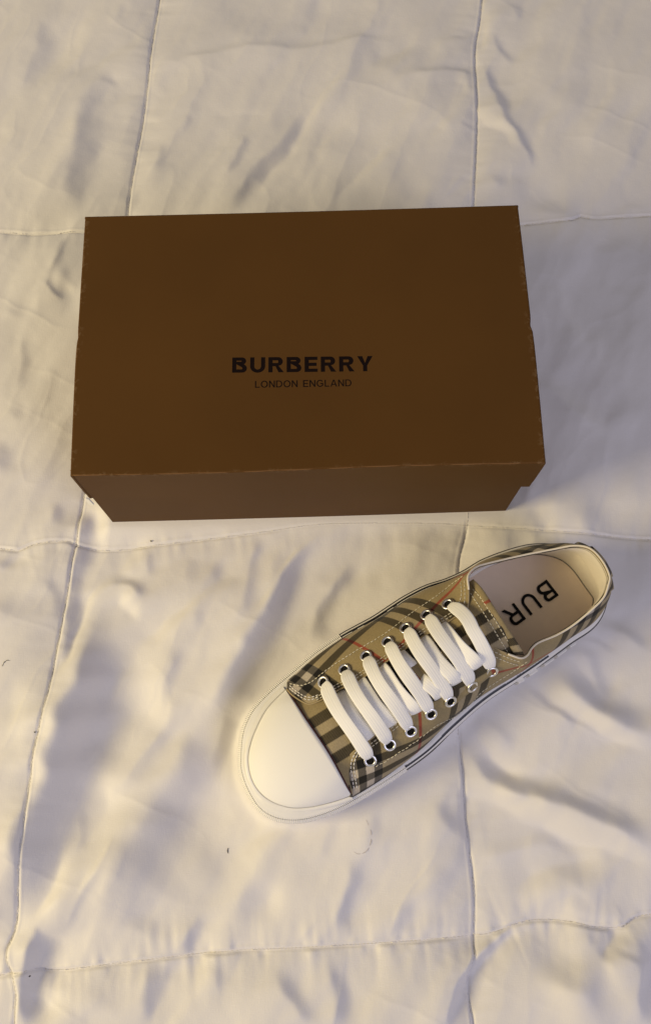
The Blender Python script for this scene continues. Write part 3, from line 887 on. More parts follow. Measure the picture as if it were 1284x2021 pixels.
# ================================================================== SNEAKER
SO = at(800, 1370, 0.0)
shoe = tag(empty('sneaker', (SO[0], SO[1], 0.0)), 'beige tartan canvas sneaker with white rubber toe cap and white laces, below the box', 'sneaker')
cen = OUTLINE.mean(0)
tng = np.roll(OUTLINE, -2, axis=0) - np.roll(OUTLINE, 2, axis=0)
tng /= np.linalg.norm(tng, axis=1, keepdims=True)
NRM = np.stack([tng[:, 1], -tng[:, 0]], axis=1)
if ((OUTLINE - cen) * NRM).sum() < 0: NRM = -NRM          # outward
_s = np.concatenate([[0], np.cumsum(np.linalg.norm(np.diff(np.vstack([OUTLINE, OUTLINE[:1]]), axis=0), axis=1))])
PER = _s[-1]
def o_at(s, inset=0.0):
    i = (s / PER * NO_) % NO_
    a = int(i) % NO_; b_ = (a + 1) % NO_; f_ = i - int(i)
    p = OUTLINE[a] * (1 - f_) + OUTLINE[b_] * f_
    n_ = NRM[a] * (1 - f_) + NRM[b_] * f_
    return p - n_ * inset
def s_of(u, v, z=Z_FOX):
    p = np.array(mm(u, v, z))
    return np.argmin(((OUTLINE - p) ** 2).sum(1)) / NO_ * PER
S_CAPU = s_of(562, 1335); S_CAPL = s_of(700, 1586)
S_TEXU = s_of(668, 1252); S_TEXL = s_of(805, 1519)
def toe_amount(s):
    """1 round the toe, 0 along the rest"""
    d = min((s - 0) % PER, (0 - s) % PER)
    lim = S_CAPU if s < PER / 2 else PER - S_CAPL
    t = d / lim
    return max(0.0, min(1.0, (1.25 - t) / 0.45))
# sidewall of the sole, one closed ring
prof = [(0.0045, 0.0), (0.0015, 0.0004), (0.0004, 0.002), (0.0, 0.005), (0.0, 0.012), (0.0, 0.0205), (0.0005, 0.0236), (0.0018, 0.0254), (0.0034, 0.0264), (0.0050, 0.0272), (0.0085, 0.0276)]
vs = []
for k, (ins, z) in enumerate(prof):
    for j in range(NO_):
        s = j / NO_ * PER; ta = toe_amount(s)
        i2, z2 = ins, z
        if k >= 8:
            i2 = ins + ta * (0.0008, 0.0022, 0.0045)[k - 8]; z2 = z + ta * (0.0006, 0.0016, 0.0020)[k - 8]
        p = o_at(s, i2)
        vs.append((p[0], p[1], z2 - 0.001))
fs = grid_faces(len(prof), NO_, wrap=True)
link('sole', vs, fs, M_RUBBER, shoe)
# tread with lugs that stick out on the near side of the heel
vs, fs = [], []
tp = [(0.012, -0.0012), (0.0022, -0.0010), (0.0006, 0.0006), (0.0006, 0.0044), (0.0018, 0.0052)]
for k, (ins, z) in enumerate(tp):
    for j in range(NO_):
        p = o_at(j / NO_ * PER, ins); vs.append((p[0], p[1], z))
sole_bottom = link('tread', vs, grid_faces(len(tp), NO_, wrap=True), M_RUBBER, shoe)
for (a, b_) in (((1062, 1319), (1046, 1329)), ((1092, 1297), (1074, 1309)), ((1118, 1278), (1102, 1289)), ((1138, 1264), (1127, 1272)), ((1036, 1336), (1022, 1345))):
    s0, s1 = sorted((s_of(*a), s_of(*b_)))
    vs = []
    for (ins, z) in ((0.003, 0.0205), (-0.0016, 0.0198), (-0.0024, 0.0188), (-0.0024, 0.0060), (-0.0015, 0.0045), (0.003, 0.0045)):
        for q in np.linspace(s0, s1, 6):
            p = o_at(q, ins); vs.append((p[0], p[1], z))
    f_ = grid_faces(6, 6) + [tuple(i * 6 for i in range(6)), tuple(i * 6 + 5 for i in range(5, -1, -1))]
    link('lug', vs, f_, M_RUBBER, sole_bottom, smooth=False)

# ribbed bumper round the toe
def srange(s0, s1, step):
    """from s0 on the near side, past the toe (0), to s1 on the far side"""
    L = (s1 - s0) % PER
    n_ = max(4, int(L / step))
    return [(s0 + L * i / n_) % PER for i in range(n_ + 1)]
R = srange(S_TEXL, S_TEXU, 0.00048)
vs = []
rows = [(-0.0002, 0.0120), (-0.0009, 0.0135), (-0.0010, 0.0195), (-0.0003, 0.0232), (0.0012, 0.0252), (0.0024, 0.0264), (0.0036, 0.0271), (0.0052, 0.0276)]
for k, (ins, z) in enumerate(rows):
    for i, s in enumerate(R):
        rib = 0.00034 * (1 if (i % 3 == 0) else -0.4) if 2 <= k <= 5 else 0
        ph = 0.00012 * math.sin(i * 2 * math.pi / 3 + k)
        p = o_at(s, ins - rib * .6); vs.append((p[0], p[1], z + rib - 0.001 + ph * 0))
link('toe_bumper', vs, grid_faces(len(rows), len(R)), M_RUBBER, shoe, smooth=False)

# thin black line round the rest of the sidewall
for (z0, i0, z1, i1) in ((0.0218, -0.0003, 0.0240, 0.0004), (0.0258, 0.0020, 0.0266, 0.0032)):
    R = srange(S_TEXU, S_TEXL, 0.003) if z0 < .025 else srange(s_of(1085, 1298), s_of(960, 1098), 0.003)
    vs = []
    for ins, z in ((i0 + .0002, z0), (i0 - 0.0001, z0 + .0003), (i1 - 0.0002, z1 - .0004), (i1 + .0006, z1)):
        for s in R:
            p = o_at(s, ins); hide = math.exp(-((s - s_of(975, 1378)) / 0.046) ** 6) if z0 < .025 else 0
            vs.append((p[0], p[1], z - .001 - .006 * hide))
    link('black_line', vs, grid_faces(4, len(R)), M_STRIPE, shoe)

# ---- canvas upper: one strip from cap corner, round the heel, to the other cap corner
TAB = [  # top px, top z, foot px on the outline
 (566,1360,.0320,562,1335),(576,1371,.0365,567,1330),(597,1385,.0405,576,1323),(614,1389,.0430,588,1312),(645,1376,.0470,604,1298),(662,1364,.0500,620,1285),
 (705,1344,.0545,650,1263),(747,1316,.0585,690,1239),(790,1287,.0625,728,1219),(829,1259,.0660,765,1195),(868,1237,.0695,800,1173),(896,1219,.0720,822,1160),
 (917,1206,.0735,840,1153),(923,1192,.0740,852,1148),(924,1164,.0740,866,1143),(922,1141,.0730,885,1138),(928,1128,.0710,904,1128),(941,1118,.0680,925,1117),
 (961,1112,.0650,948,1104),(1003,1102,.0610,985,1089),(1049,1092,.0600,1030,1075),(1091,1084,.0620,1075,1070),(1130,1077,.0660,1105,1074),(1162,1082,.0700,1135,1086),
 (1186,1105,.0730,1160,1105),(1201,1135,.0740,1183,1138),(1199,1155,.0730,1196,1162),(1190,1179,.0705,1200,1190),(1167,1203,.0665,1186,1220),(1131,1233,.0610,1158,1250),
 (1098,1253,.0585,1120,1276),(1062,1268,.0600,1090,1298),(1048,1280,.0630,1070,1312),(1040,1293,.0665,1054,1322),(1028,1299,.0695,1036,1336),(1010,1294,.0725,1012,1350),
 (990,1286,.0745,988,1366),(966,1275,.0755,962,1384),(946,1279,.0750,942,1400),(927,1303,.0730,922,1418),(888,1333,.0690,890,1447),(845,1369,.0640,850,1485),
 (803,1402,.0600,812,1514),(763,1435,.0560,775,1540),(721,1466,.0515,742,1560),(697,1484,.0475,722,1572),(687,1496,.0435,713,1577),(684,1511,.0405,707,1580),
 (687,1532,.0365,703,1583),(694,1566,.0320,700,1586)]
ctl_top = np.array([at(a, b_, z) for a, b_, z, _, _ in TAB])
ctl_s = []
for a in TAB:
    s = s_of(a[3], a[4])
    ctl_s.append(s)
ctl = np.column_stack([ctl_top, ctl_s])
# interpolate every control segment with a fixed count
def catmull_fixed(P, k):
    P = np.array(P, float); Q = np.vstack([2 * P[0] - P[1], P, 2 * P[-1] - P[-2]]); out = []
    for i in range(len(P) - 1):
        p0, p1, p2, p3 = Q[i:i + 4]
        for j in range(k):
            t = j / k
            out.append(0.5 * (2 * p1 + (p2 - p0) * t + (2 * p0 - 5 * p1 + 4 * p2 - p3) * t * t + (3 * p1 - p0 - 3 * p2 + p3) * t ** 3))
    out.append(P[-1]); return np.array(out)
COLS = catmull_fixed(ctl, 7)
NC = len(COLS); NR = 22
AX = np.array(mm(485, 1560, 0.03)) - np.array(mm(1200, 1130, 0.03)); AX /= np.linalg.norm(AX)       # heel -> toe
AY = np.array([-AX[1], AX[0]])
HP = np.array(mm(1200, 1130, 0.03))
def heel_side(j):
    return TABI[j]
s_of_waist = s_of(890, 1448)
def quarter_point(j, t, lift=0.0):
    T = COLS[j, :3]; s = COLS[j, 3]
    s_w = s_of_waist
    B = o_at(s, 0.0040 + 0.0030 * math.exp(-((s - s_w) / 0.050) ** 2))
    zb = 0.0250
    q = j / 7.0
    collar = 16.5 < q < 34.5
    phm = math.radians(58 if not collar else 66)
    ph = phm * t
    g = (1 - math.cos(ph)) / (1 - math.cos(phm)); h = math.sin(ph) / math.sin(phm)
    p2 = B + (T[:2] - B) * g
    z = zb + (T[2] - zb) * h
    n_ = (B - T[:2]); L = np.linalg.norm(n_) + 1e-9
    if collar:        # the padded ankle swells out a little above the sole
        nn = NRM[int(s / PER * NO_) % NO_]
        p2 = p2 + nn * (0.0004 if q < 22.5 else 0.0030 if q < 26.5 else 0.0008) * math.sin(math.pi * min(1, t * 1.05)) 
    return np.array([p2[0], p2[1], z])
Q = np.array([[quarter_point(j, i / (NR - 1)) for j in range(NC)] for i in range(NR)])
# gentle cloth unevenness
bump = 0.0005 * vnoise(Q[..., 0] / 0.012, Q[..., 1] / 0.012, 31)
fade = np.sin(np.linspace(0, math.pi, NR))[:, None]
Q[..., 2] += bump * fade
# thread coordinates in millimetres
arcl = np.zeros((NR, NC))
for i in range(NR - 2, -1, -1): arcl[i] = arcl[i + 1] + np.linalg.norm(Q[i] - Q[i + 1], axis=1)
jm = int(24.5 * 7)
raw = np.zeros((NR, NC, 2))
for j in range(NC):
    y0 = (Q[-1, j, :2] - HP) @ AY
    for i in range(NR):
        raw[i, j] = ((Q[i, j, :2] - HP) @ AX * 1000, abs(y0 + 0.015) * 1000 + arcl[i, j] * 1000)
def raw_at(u, v):
    d = Vector(ray(u, v)).normalized()
    l = QT.ray_cast(Vector(CP), d)[0]
    if l is None: return None
    k = np.argmin(((Q.reshape(-1, 3) - np.array(l)) ** 2).sum(1))
    return raw.reshape(-1, 2)[k]
QT = BVHTree.FromPolygons([tuple(p) for p in Q.reshape(-1, 3)], grid_faces(NR, NC))
def weave_frame(red_line, dark_mid):
    """turn of the cloth and thread offsets from a red line seen on it and the middle of a triple dark band"""
    R_ = np.array([r for r in (raw_at(*q) for q in red_line) if r is not None])
    best = min(np.radians(np.linspace(-40, 40, 161)), key=lambda a: np.var(-R_[:, 0] * math.sin(a) + R_[:, 1] * math.cos(a)))
    v0 = np.mean(-R_[:, 0] * math.sin(best) + R_[:, 1] * math.cos(best))
    D_ = raw_at(*dark_mid); u0 = D_[0] * math.cos(best) + D_[1] * math.sin(best)
    print('weave', math.degrees(best), u0, v0, len(R_))
    return best, 16.5 - u0, 60.0 - v0
fa, fu, fv = weave_frame([(914, 1136), (872, 1184), (845, 1212), (820, 1240), (800, 1265)], (815, 1212))
na_, nu_, nv_ = weave_frame([(1015, 1318), (946, 1340), (895, 1357), (852, 1369)], (925, 1374))
uv = np.zeros((NR, NC, 2))
for j in range(NC):
    a_ = fa if j < jm else na_
    uv[:, j, 0] = raw[:, j, 0] * math.cos(a_) + raw[:, j, 1] * math.sin(a_)
    uv[:, j, 1] = -raw[:, j, 0] * math.sin(a_) + raw[:, j, 1] * math.cos(a_)
M_CHK_FAR = check_material('check_canvas_far_side', fu, fv)
M_CHK_NEAR = check_material('check_canvas_near_side', nu_, nv_)
def shell(P, thick):
    """grid P (rows, cols, 3) -> verts, faces with thickness inwards"""
    r, c = P.shape[:2]
    du = np.gradient(P, axis=1); dv = np.gradient(P, axis=0)
    N = np.cross(du, dv); N /= np.linalg.norm(N, axis=2, keepdims=True) + 1e-12
    if N[..., 2].mean() < 0: N = -N; flip = True
    else: flip = False
    I = P - N * thick
    n = r * c
    vs = np.vstack([P.reshape(-1, 3), I.reshape(-1, 3)])
    g = grid_faces(r, c)
    fs = list(g) + [tuple(n + k for k in f[::-1]) for f in g]
    ring = list(range(c)) + [i * c + c - 1 for i in range(1, r)] + [(r - 1) * c + j for j in range(c - 2, -1, -1)] + [i * c for i in range(r - 2, 0, -1)]
    for a, b_ in zip(ring, ring[1:] + ring[:1]): fs.append((b_, a, a + n, b_ + n))
    return vs, fs
for (a, b_, m_) in ((0, jm + 1, M_CHK_FAR), (jm, NC, M_CHK_NEAR)):
    P = Q[:, a:b_]; U = uv[:, a:b_].reshape(-1, 2)
    vs, fs = shell(P, 0.0013)
    q_ = link('quarter', vs, fs, m_, shoe, uv=np.vstack([U, U]))
QT = BVHTree.FromPolygons([tuple(p) for p in Q.reshape(-1, 3)], grid_faces(NR, NC))

# ---- vamp and tongue, running under the eyelet rows
ST = [[(562,1362,.0300),(600,1415,.0435),(640,1475,.0480),(670,1530,.0435),(692,1570,.0300)],
      [(596,1362,.0330),(628,1398,.0430),(664,1446,.0485),(688,1492,.0430),(708,1548,.0310)],
      [(650,1345,.0400),(672,1374,.0460),(706,1420,.0520),(733,1458,.0475),(760,1492,.0410)],
      [(738,1298,.0490),(752,1324,.0550),(786,1370,.0600),(815,1406,.0560),(842,1434,.0500)],
      [(818,1243,.0560),(833,1268,.0625),(864,1312,.0675),(892,1348,.0645),(918,1374,.0580)],
      [(884,1186,.0620),(902,1216,.0690),(928,1262,.0745),(950,1300,.0710),(975,1328,.0640)],
      [(920,1152,.0660),(940,1180,.0720),(965,1222,.0770),(990,1262,.0740),(1012,1296,.0650)],
      [(931,1144,.0680),(955,1170,.0735),(981,1211,.0785),(1008,1250,.0755),(1032,1293,.0660)]]
ctl = np.array([[at(q[0], q[1], q[2] + (.0026 if (0 < si < 7 and 0 < qi < 4) else -.0030 if 2 < si < 7 else 0)) for qi, q in enumerate(row)] for si, row in enumerate(ST)])       # stations x 5 x 3
rows = []
for row in ctl: rows.append(catmull_fixed(row, 9))
rows = np.array(rows)                                       # stations x 37 x 3
V = np.array([catmull_fixed(rows[:, k], 9) for k in range(rows.shape[1])]).transpose(1, 0, 2)
bump = 0.0006 * vnoise(V[..., 0] / 0.010, V[..., 1] / 0.010, 51)
V[..., 2] += bump
nr, nc = V.shape[:2]
uvv = np.zeros((nr, nc, 2)); XCAP = (np.array(mm(640, 1475, .048)) - HP) @ AX
for i in range(nr):
    for k in range(nc):
        p = V[i, k]
        uvv[i, k] = (63.5 + (XCAP - (p[:2] - HP) @ AX) * 660, (p[:2] - HP) @ AY * 1000)
M_CHK_VAMP = check_material('check_canvas_vamp', 0.0, 0.0)
def near_axis_offset():
    c0 = np.array(mm(609, 1431, .045)); return ((c0 - HP) @ AY) * 1000
print('tongue u', uvv[-1, nc // 2, 0], 'stations', [round(uvv[i, nc // 2, 0]) for i in range(0, nr, 9)])
uvv[..., 1] -= near_axis_offset(); uvv[..., 1] *= 0.86
if ((np.array(mm(655, 1498, .045)) - np.array(mm(609, 1431, .045))) @ AY) < 0: uvv[..., 1] *= -1
uvv[..., 1] += 3.3
vs, fs = shell(V, 0.0012)
U = uvv.reshape(-1, 2)
vamp = link('tongue', vs, fs, M_CHK_VAMP, shoe, uv=np.vstack([U, U]))
VT = BVHTree.FromPolygons([tuple(p) for p in V.reshape(-1, 3)], grid_faces(nr, nc))
# folded band at the end of the tongue
B0 = [(927,1150,.0680),(940,1170,.0720),(960,1202,.0775),(984,1242,.0765),(1003,1274,.0720),(1014,1294,.0660)]
B1 = [(933,1143,.0685),(952,1163,.0730),(981,1208,.0790),(1006,1247,.0765),(1023,1272,.0720),(1034,1292,.0665)]
c0 = catmull([at(*q) for q in B0], 44); c1 = catmull([at(*q) for q in B1], 44)
G = []
for t, lift in ((0, .0002), (.06, .0014), (.3, .0018), (.6, .0018), (.85, .0016), (.97, .0008), (1.0, -.0008), (.97, -.002)):
    G.append(c0 * (1 - t) + c1 * t + np.array([0, 0, lift]))
G = np.array(G)
ub = np.zeros(G.shape[:2] + (2,))
for i in range(G.shape[0]):
    for k in range(G.shape[1]):
        ub[i, k] = (40 + i * 1.1, k / 43 * 72)
M_CHK_BAND = check_material('check_canvas_band', 0.0, 37.5, 1.0)
vs, fs = shell(G, 0.0006)
U = ub.reshape(-1, 2)
tb = link('tongue_band', vs, fs, M_CHK_BAND, shoe, uv=np.vstack([U, U]))

# ---- rubber toe cap
CAP = [(563,1362,.0285),(545,1379,.0285),(525,1402,.0285),(507,1436,.0285),(495,1468,.0285),(490,1500,.0285),(496,1535,.0285),(512,1563,.0285),(538,1583,.0285),(574,1594,.0285),(610,1593,.0285),(640,1587,.0285),(668,1579,.0285),(692,1570,.0285)]
capo = catmull([at(*q) for q in CAP], 90)
cape = catmull([at(*q) for q in [(563,1361,.0300),(580,1385,.0395),(600,1416,.0455),(621,1447,.0485),(641,1477,.0495),(657,1504,.0482),(671,1530,.0452),(683,1553,.0385),(693,1570,.0300)]], 90)
G = []
for t in np.linspace(0, 1, 30):
    ph = math.radians(76) * t
    g = (1 - math.cos(ph)) / (1 - math.cos(math.radians(76))); h = math.sin(ph) / math.sin(math.radians(76))
    row = capo.copy()
    row[:, :2] = capo[:, :2] + (cape[:, :2] - capo[:, :2]) * (g * .75 + t * .25)
    row[:, 2] = capo[:, 2] + (cape[:, 2] + .0008 - capo[:, 2]) * (h ** 1.0)
    G.append(row)
G = np.array(G)
vs, fs = shell(G, 0.0014)
cap_o = link('toe_cap', vs, fs, M_CAP, shoe)
# rubber foot of the cap: a fine step line, then a maroon strip painting the shadow along the cap's back edge
c2 = capo.copy(); ctr = cape.mean(0)
d = capo[:, :2] - ctr[:2]; d /= np.linalg.norm(d, axis=1, keepdims=True)
G = []
for o_, z in ((0.0003, .0293), (0.0010, .0294), (0.0028, .0290), (0.0034, .0275)):
    r_ = capo.copy(); r_[:, :2] += d * o_; r_[:, 2] = z - .0006; G.append(r_)
link('cap_edge_strip', *(lambda P: (P.reshape(-1, 3), grid_faces(P.shape[0], P.shape[1])))(np.array(G)), M_RUBBER, cap_o)
e = cape.copy(); dirp = AX * -1
e[:, 0] += dirp[0] * .0007; e[:, 1] += dirp[1] * .0007; e[:, 2] += -.0003
link('cap_edge_shade', *tube([tuple(p) for p in e[1:-1]], 0.00075, 6), M_MAROON, cap_o)

# ---- insole and lining
RNG0, RNG1 = 14 * 7, 35 * 7          # collar columns
INS = []
zi = 0.0185
s_h = s_of(1170, 1118)
def ins_inset(s):
    d = min((s - s_h) % PER, (s_h - s) % PER)
    return 0.0075 + 0.0062 * math.exp(-(d / 0.040) ** 2)
ins_out = np.array([(*o_at(j / 140 * PER, ins_inset(j / 140 * PER)), zi) for j in range(140)])
for q_ in ((1101, 1086), (1134, 1102), (1167, 1135), (1180, 1174)):
    w_ = np.array(mm(*q_, zi)); print('insole arc inset', q_, np.sqrt(((OUTLINE - w_) ** 2).sum(1)).min())
cI = ins_out.mean(0)
G = [ins_out]
for t in (.9, .7, .45, .2, .02):
    r_ = cI + (ins_out - cI) * t; r_[:, 2] = zi - 0.0012 * (1 - t) ; G.append(r_)
G = np.array(G)
fs = grid_faces(len(G), 140, wrap=True) + [tuple((len(G) - 1) * 140 + k for k in range(140))]
insole = link('insole', G.reshape(-1, 3), fs, M_INSOLE, shoe)
G = []
nL = 14
for i in range(nL):
    t = i / (nL - 1); row = []
    for j in range(RNG0, RNG1 + 1):
        T = Q[-1, j]; s = COLS[j, 3]
        inn = np.array(o_at(s, ins_inset(s) - 0.0008))
        nn = NRM[int(s / PER * NO_) % NO_]
        top = T[:2] - nn * 0.0014
        p2 = top + (inn - top) * t + nn * 0.0015 * math.sin(math.pi * t)
        row.append((p2[0], p2[1], (T[2] - .0006) * (1 - t) + (zi - .001) * t))
    G.append(row)
G = np.array(G)
lining = link('lining', G.reshape(-1, 3), grid_faces(nL, G.shape[1]), M_LINING, shoe)
# padded crescent at the heel
G = []
jc = range(21 * 7 + 3, 29 * 7)
for i in range(10):
    t = i / 9; row = []
    for q, j in enumerate(jc):
        e_ = max(0.0, math.sin(math.pi * q / (len(jc) - 1))) ** .6
        T = Q[-1, j]; s = COLS[j, 3]
        inn = np.array(o_at(s, ins_inset(s) - 0.0008)); nn = NRM[int(s / PER * NO_) % NO_]
        top = T[:2] - nn * 0.0014
        tt = 0.05 + 0.55 * t * e_
        p2 = top + (inn - top) * tt - nn * (0.0020 * e_ * max(0.0, math.sin(math.pi * t)) ** .6 + 0.0003)+ nn * 0.0015 * math.sin(math.pi * tt)
        row.append((p2[0], p2[1], (T[2] - .0006) * (1 - tt) + (zi - .001) * tt))
    G.append(row)
G = np.array(G)
link('heel_pad', G.reshape(-1, 3), grid_faces(10, len(jc)), M_LINING, lining)
# rolled binding on the collar
rim = [tuple(Q[-1, j] + np.array([0, 0, .0002])) for j in range(int(14.0 * 7), int(35.6 * 7))]
link('collar_binding', *tube(rim, 0.0008, 8), M_LINING, shoe)
for (a, b_) in ((0, int(14 * 7)), (int(35.6 * 7), NC - 1)):
    rim = [tuple(Q[-1, j] + np.array([0, 0, -.0003])) for j in range(a, b_ + 1)]
    link('stay_edge', *tube(rim, 0.0007, 6), M_TAN, shoe)

# insole letters
a_ = at(1086, 1152, zi); 
rd = at(1008, 1222, zi) - at(1083, 1168, zi); rd[2] = 0; rd /= np.linalg.norm(rd)
ud = np.array([-rd[1], rd[0], 0])
cB = at(1045.5, 1191, zi)
def insz(x, y): return zi + 0.0001
write('BUR', 0.0158, .90, .28, .165, (cB[0], cB[1], 0), rd, ud, insz, 0.0003, M_BLACK, insole, 'letter')

# heel strip with stitches
G = []
for i in range(5, NR):
    row = []
    for j in range(int(23.3 * 7), int(25.6 * 7)):
        s = COLS[j, 3]; nn = NRM[int(s / PER * NO_) % NO_]
        p = Q[i, j].copy(); p[:2] += nn * .0011; p[2] += .0004
        row.append(p)
    G.append(row)
G = np.array(G)
r_, c_ = G.shape[:2]
U = np.array([[(60 + i * 2.0, 46 + j * 1.3) for j in range(c_)] for i in range(r_)]).reshape(-1, 2)
hs = link('heel_strip', G.reshape(-1, 3), grid_faces(r_, c_), M_CHK_BAND, shoe, uv=U)

# ---- eyelets, laces
def hit(tree, u, v):
    d = Vector(ray(u, v)).normalized()
    l, n_, i_, dist = tree.ray_cast(Vector(CP), d)
    if l is None: return None, None
    if n_.z < 0: n_ = -n_
    return np.array(l), np.array(n_)
EU = [(639, 1347), (680, 1323), (723, 1296), (765, 1268), (801, 1241), (842, 1215), (884, 1194)]
EL = [(730, 1500), (768, 1469), (809, 1442), (849, 1408), (887, 1383), (930, 1354), (969, 1324)]
def torus(c, n_, R_, r_, nu=20, nv=8):
    n_ = n_ / np.linalg.norm(n_); a = np.cross(n_, (1, 0, 0)); a /= np.linalg.norm(a); b_ = np.cross(n_, a)
    vs = []
    for i in range(nu):
        th = 2 * math.pi * i / nu; e_ = a * math.cos(th) + b_ * math.sin(th)
        for j in range(nv):
            ph = 2 * math.pi * j / nv
            vs.append(c + e_ * (R_ + r_ * math.cos(ph)) + n_ * r_ * .8 * math.sin(ph))
    fs = []
    for i in range(nu):
        for j in range(nv):
            fs.append((i * nv + j, ((i + 1) % nu) * nv + j, ((i + 1) % nu) * nv + (j + 1) % nv, i * nv + (j + 1) % nv))
    return vs, fs
eyes = {}
for nm, L in (('U', EU), ('L', EL)):
    for k, q in enumerate(L):
        p, n_ = hit(QT, *q)
        if p is None: print('MISS eyelet', nm, k); continue
        eyes[nm, k] = (p, n_)
        ring = link('eyelet', *torus(p + n_ * .0012, n_, 0.0039, 0.00112), M_METAL, shoe)
        a = np.cross(n_, (1, 0, 0)); a /= np.linalg.norm(a); b_ = np.cross(n_, a)
        vs = [p + n_ * .0008] + [p + n_ * .0008 + .0029 * (a * math.cos(t) + b_ * math.sin(t)) for t in np.linspace(0, 2 * math.pi, 17)[:-1]]
        link('eyelet_shade_disc', vs, [(0, 1 + i, 1 + (i + 1) % 16) for i in range(16)], M_HOLE_SHADE, ring)  # black disc over the canvas stands in for shade inside the ring

def ribbon(pts, nrm, widths, thick, name='lace', twist=None):
    """flat lace with rounded edges"""
    P = np.array(pts); n = len(P); vs = []; U = []
    K = 14
    arc_ = np.concatenate([[0], np.cumsum(np.linalg.norm(np.diff(P, axis=0), axis=1))])
    for i in range(n):
        t = P[min(i + 1, n - 1)] - P[max(i - 1, 0)]; t /= np.linalg.norm(t) + 1e-12
        up = np.array(nrm[i]); up = up - t * (up @ t); up /= np.linalg.norm(up) + 1e-12
        sd = np.cross(t, up)
        if twist is not None:
            a = twist[i]; sd, up = sd * math.cos(a) + up * math.sin(a), up * math.cos(a) - sd * math.sin(a)
        for k in range(K):
            a = 2 * math.pi * k / K
            ca, sa = math.cos(a), math.sin(a)
            x = math.copysign(abs(ca) ** .8, ca) * widths[i] / 2
            z = math.copysign(abs(sa) ** .6, sa) * thick / 2 * (1 - .18 * (math.cos(a * 2) * .5 + .5))
            vs.append(P[i] + sd * x + up * z); U.append((arc_[i], (ca * .5 + .5)))
    fs = grid_faces(n, K, wrap=True) + [tuple(range(K))[::-1], tuple((n - 1) * K + k for k in range(K))]
    return link(name, vs, fs, M_LACE, shoe, uv=U)

random.seed(11)
for k in range(7):
    (a, na), (b_, nb) = eyes['U', k], eyes['L', k]
    mid_px = ((EU[k][0] + EL[k][0]) / 2, (EU[k][1] + EL[k][1]) / 2)
    vm, vn = hit(VT, *mid_px)
    d = b_ - a; L = np.linalg.norm(d)
    along = d / L
    side = np.cross(along, (0, 0, 1)); side /= np.linalg.norm(side)
    if side[:2] @ AX < 0: side = -side             # bows towards the toe
    bow = (0.0024 if k < 6 else -0.0006) * (1 + .25 * random.uniform(-1, 1))
    n = 40; pts = []; nr_ = []; wd = []
    top_gain = max(0.0030, (vm[2] + 0.0062) - (a[2] + b_[2]) / 2)
    for i in range(n):
        t = i / (n - 1)
        base_ = a + d * (-0.002 + 0.996 * t)
        # leave and enter the holes steeply, lie flat between
        e_ = min(t, 1 - t) * L
        lift = 0.0026 * min(1, e_ / 0.0045) - 0.0012 * max(0, 1 - e_ / 0.0012)
        cam_ = top_gain * max(0.0, math.sin(math.pi * t)) ** .8
        p = base_ + np.array([0, 0, 1]) * (lift + cam_) + side * bow * (math.sin(math.pi * t) * (1 if k < 6 else 1) + (.35 * math.sin(2 * math.pi * t)))
        if k == 6: p = p + side * (-0.0018) * math.sin(math.pi * min(1, t * 2.2)) * (1 if t < .46 else 0)
        pts.append(p)
        nn = na * (1 - t) + nb * t + np.array([0, 0, .6]); nr_.append(nn / np.linalg.norm(nn))
        w = 0.0102 * (0.55 + 0.48 * min(1, e_ / 0.0060) ** .7)
        wd.append(w * (1 + .03 * math.sin(9 * t + k)))
    tw = [0.10 * math.sin(2.2 * math.pi * i / (n - 1) + k) for i in range(n)]
    ribbon(pts, nr_, wd, 0.0011, 'lace', tw)
# crossing strands that run below the bars
CROSS = [((668, 1366), (676, 1378), (700, 1412), (728, 1448), (742, 1466), .0100, .5), ((706, 1342), (716, 1355), (740, 1392), (767, 1421), (782, 1438), .0104, .2),
         ((748, 1316), (759, 1328), (782, 1362), (809, 1392), (824, 1408), .0102, -.3), ((828, 1260), (840, 1272), (862, 1304), (888, 1332), (902, 1348), .0102, .2),
         ((866, 1234), (877, 1246), (902, 1276), (932, 1304), (944, 1316), .0104, -.2), ((816, 1330), (828, 1340), (843, 1352), (857, 1364), (868, 1376), .0100, .1),
         ((786, 1286), (795, 1294), (803, 1302), (812, 1311), (819, 1320), .0070, .5)]
for q in CROSS:
    P5, w0, tw0 = q[:5], q[5], q[6]
    hp = []
    for (u, v) in P5:
        p, n_ = hit(VT, u, v)
        if p is None: p, n_ = at(u, v, .06), np.array([0, 0, 1.])
        hp.append(np.concatenate([p + np.array([0, 0, .0040]), n_]))
    C_ = catmull(np.array(hp), 26)
    pts = C_[:, :3].copy(); pts[:, 2] += 0.0010 * np.sin(np.linspace(0, math.pi, 26)) - 0.0048 * np.abs(np.linspace(-1, 1, 26)) ** 5
    ribbon(pts, C_[:, 3:], [w0] * 26, 0.0015, 'lace', [tw0 * math.sin(i / 25 * 3.0) for i in range(26)])
# tongue loop through which the laces pass
lp = []
for (u, v) in ((812, 1306), (822, 1318), (834, 1331), (843, 1340)):
    p, n_ = hit(VT, u, v); lp.append(np.concatenate([p + np.array([0, 0, .0030]), n_]))
C_ = catmull(np.array(lp), 12)
ws = 0.011
G = []
for i, r_ in enumerate(C_):
    G.append([r_[:3] + np.array([*AX, 0]) * (x * ws) + np.array([0, 0, -.0012 * (abs(i - 5.5) / 5.5) ** 3]) for x in (-.5, -.3, 0, .3, .5)])
G = np.array(G)
U = np.array([[(j * 2.6 + 50, i * 1.5) for j in range(5)] for i in range(12)]).reshape(-1, 2)
vs, fs = shell(G, .0009)
link('tongue_loop', vs, fs, M_CHK_BAND, vamp, uv=np.vstack([U, U]))

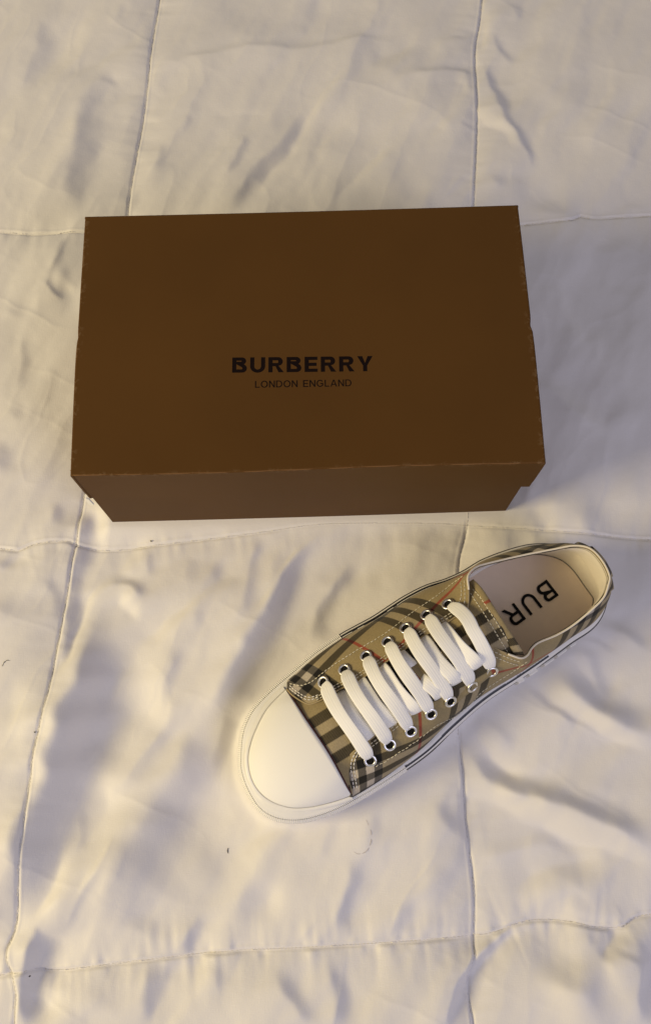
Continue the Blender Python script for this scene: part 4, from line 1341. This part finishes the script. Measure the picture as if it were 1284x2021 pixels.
# ---- stitching rows
def stitches(tree, px, mat, pitch=0.0032, dash=0.0023, w=0.00095, wob=0.0, parent=shoe, off=(0, 0)):
    C_ = catmull([(u + off[0], v + off[1]) for u, v in px], None)
    pts = []
    for u, v in C_:
        p, n_ = hit(tree, u, v)
        if p is not None: pts.append(np.concatenate([p, n_]))
    if len(pts) < 3: return
    pts = np.array(pts)
    s = np.concatenate([[0], np.cumsum(np.linalg.norm(np.diff(pts[:, :3], axis=0), axis=1))])
    def g(t): return np.array([np.interp(t, s, pts[:, i]) for i in range(6)])
    vs, fs = [], []; t = 0
    while t + dash < s[-1]:
        a, b_ = g(t), g(t + dash)
        n_ = (a[3:] + b_[3:]) / 2; n_ /= np.linalg.norm(n_)
        jit = np.cross(b_[:3] - a[:3], n_); jit /= np.linalg.norm(jit) + 1e-9
        prism_dash(vs, fs, a[:3] + n_ * .0002 + jit * wob * random.uniform(-1, 1), b_[:3] + n_ * .0002 + jit * wob * random.uniform(-1, 1), n_, w, 0.0004)
        t += pitch
    if vs:
        o = link('stitching', vs, fs, mat, parent); o['kind'] = 'stuff'
INU = [(624, 1382), (645, 1370), (664, 1357), (705, 1337), (747, 1309), (790, 1280), (829, 1252), (868, 1229), (896, 1212), (908, 1205)]
stitches(QT, INU, M_STITCH); stitches(QT, INU, M_STITCH, off=(-2, -5))
INL = [(704, 1489), (723, 1474), (765, 1442), (806, 1408), (848, 1375), (891, 1339), (930, 1310), (948, 1289), (962, 1281)]
stitches(QT, INL, M_STITCH); stitches(QT, INL, M_STITCH, off=(3, 5))
stitches(QT, [(572, 1350), (606, 1350), (650, 1318), (698, 1287), (763, 1248), (809, 1212), (861, 1176), (891, 1153), (915, 1136)], M_STITCH, wob=.0003)
stitches(QT, [(741, 1513), (796, 1480), (835, 1451), (862, 1431), (911, 1405), (953, 1363), (1019, 1320), (1040, 1305)], M_STITCH, wob=.0006)
stitches(QT, [(916, 1146), (917, 1170), (915, 1192), (903, 1204)], M_STITCH); stitches(QT, [(909, 1150), (910, 1170), (907, 1186), (898, 1196)], M_STITCH)
stitches(QT, [(968, 1283), (990, 1293), (1010, 1301), (1026, 1306)], M_STITCH); stitches(QT, [(962, 1289), (985, 1300), (1005, 1308), (1022, 1313)], M_STITCH)
FRU = [(571, 1358), (580, 1366), (598, 1378), (612, 1381), (628, 1376)]
stitches(QT, FRU, M_THREAD); stitches(QT, FRU, M_THREAD, off=(1, -5))
FRL = [(703, 1483), (696, 1495), (692, 1511), (694, 1530), (698, 1556)]
stitches(QT, FRL, M_THREAD); stitches(QT, FRL, M_THREAD, off=(6, 0))
stitches(VT, [(921, 1162), (935, 1182), (955, 1212), (975, 1245), (990, 1270), (1000, 1286)], M_STITCH)
stitches(VT, [(932, 1160), (946, 1175), (966, 1205), (990, 1244), (1007, 1272)], M_STITCH, off=(0, 3))
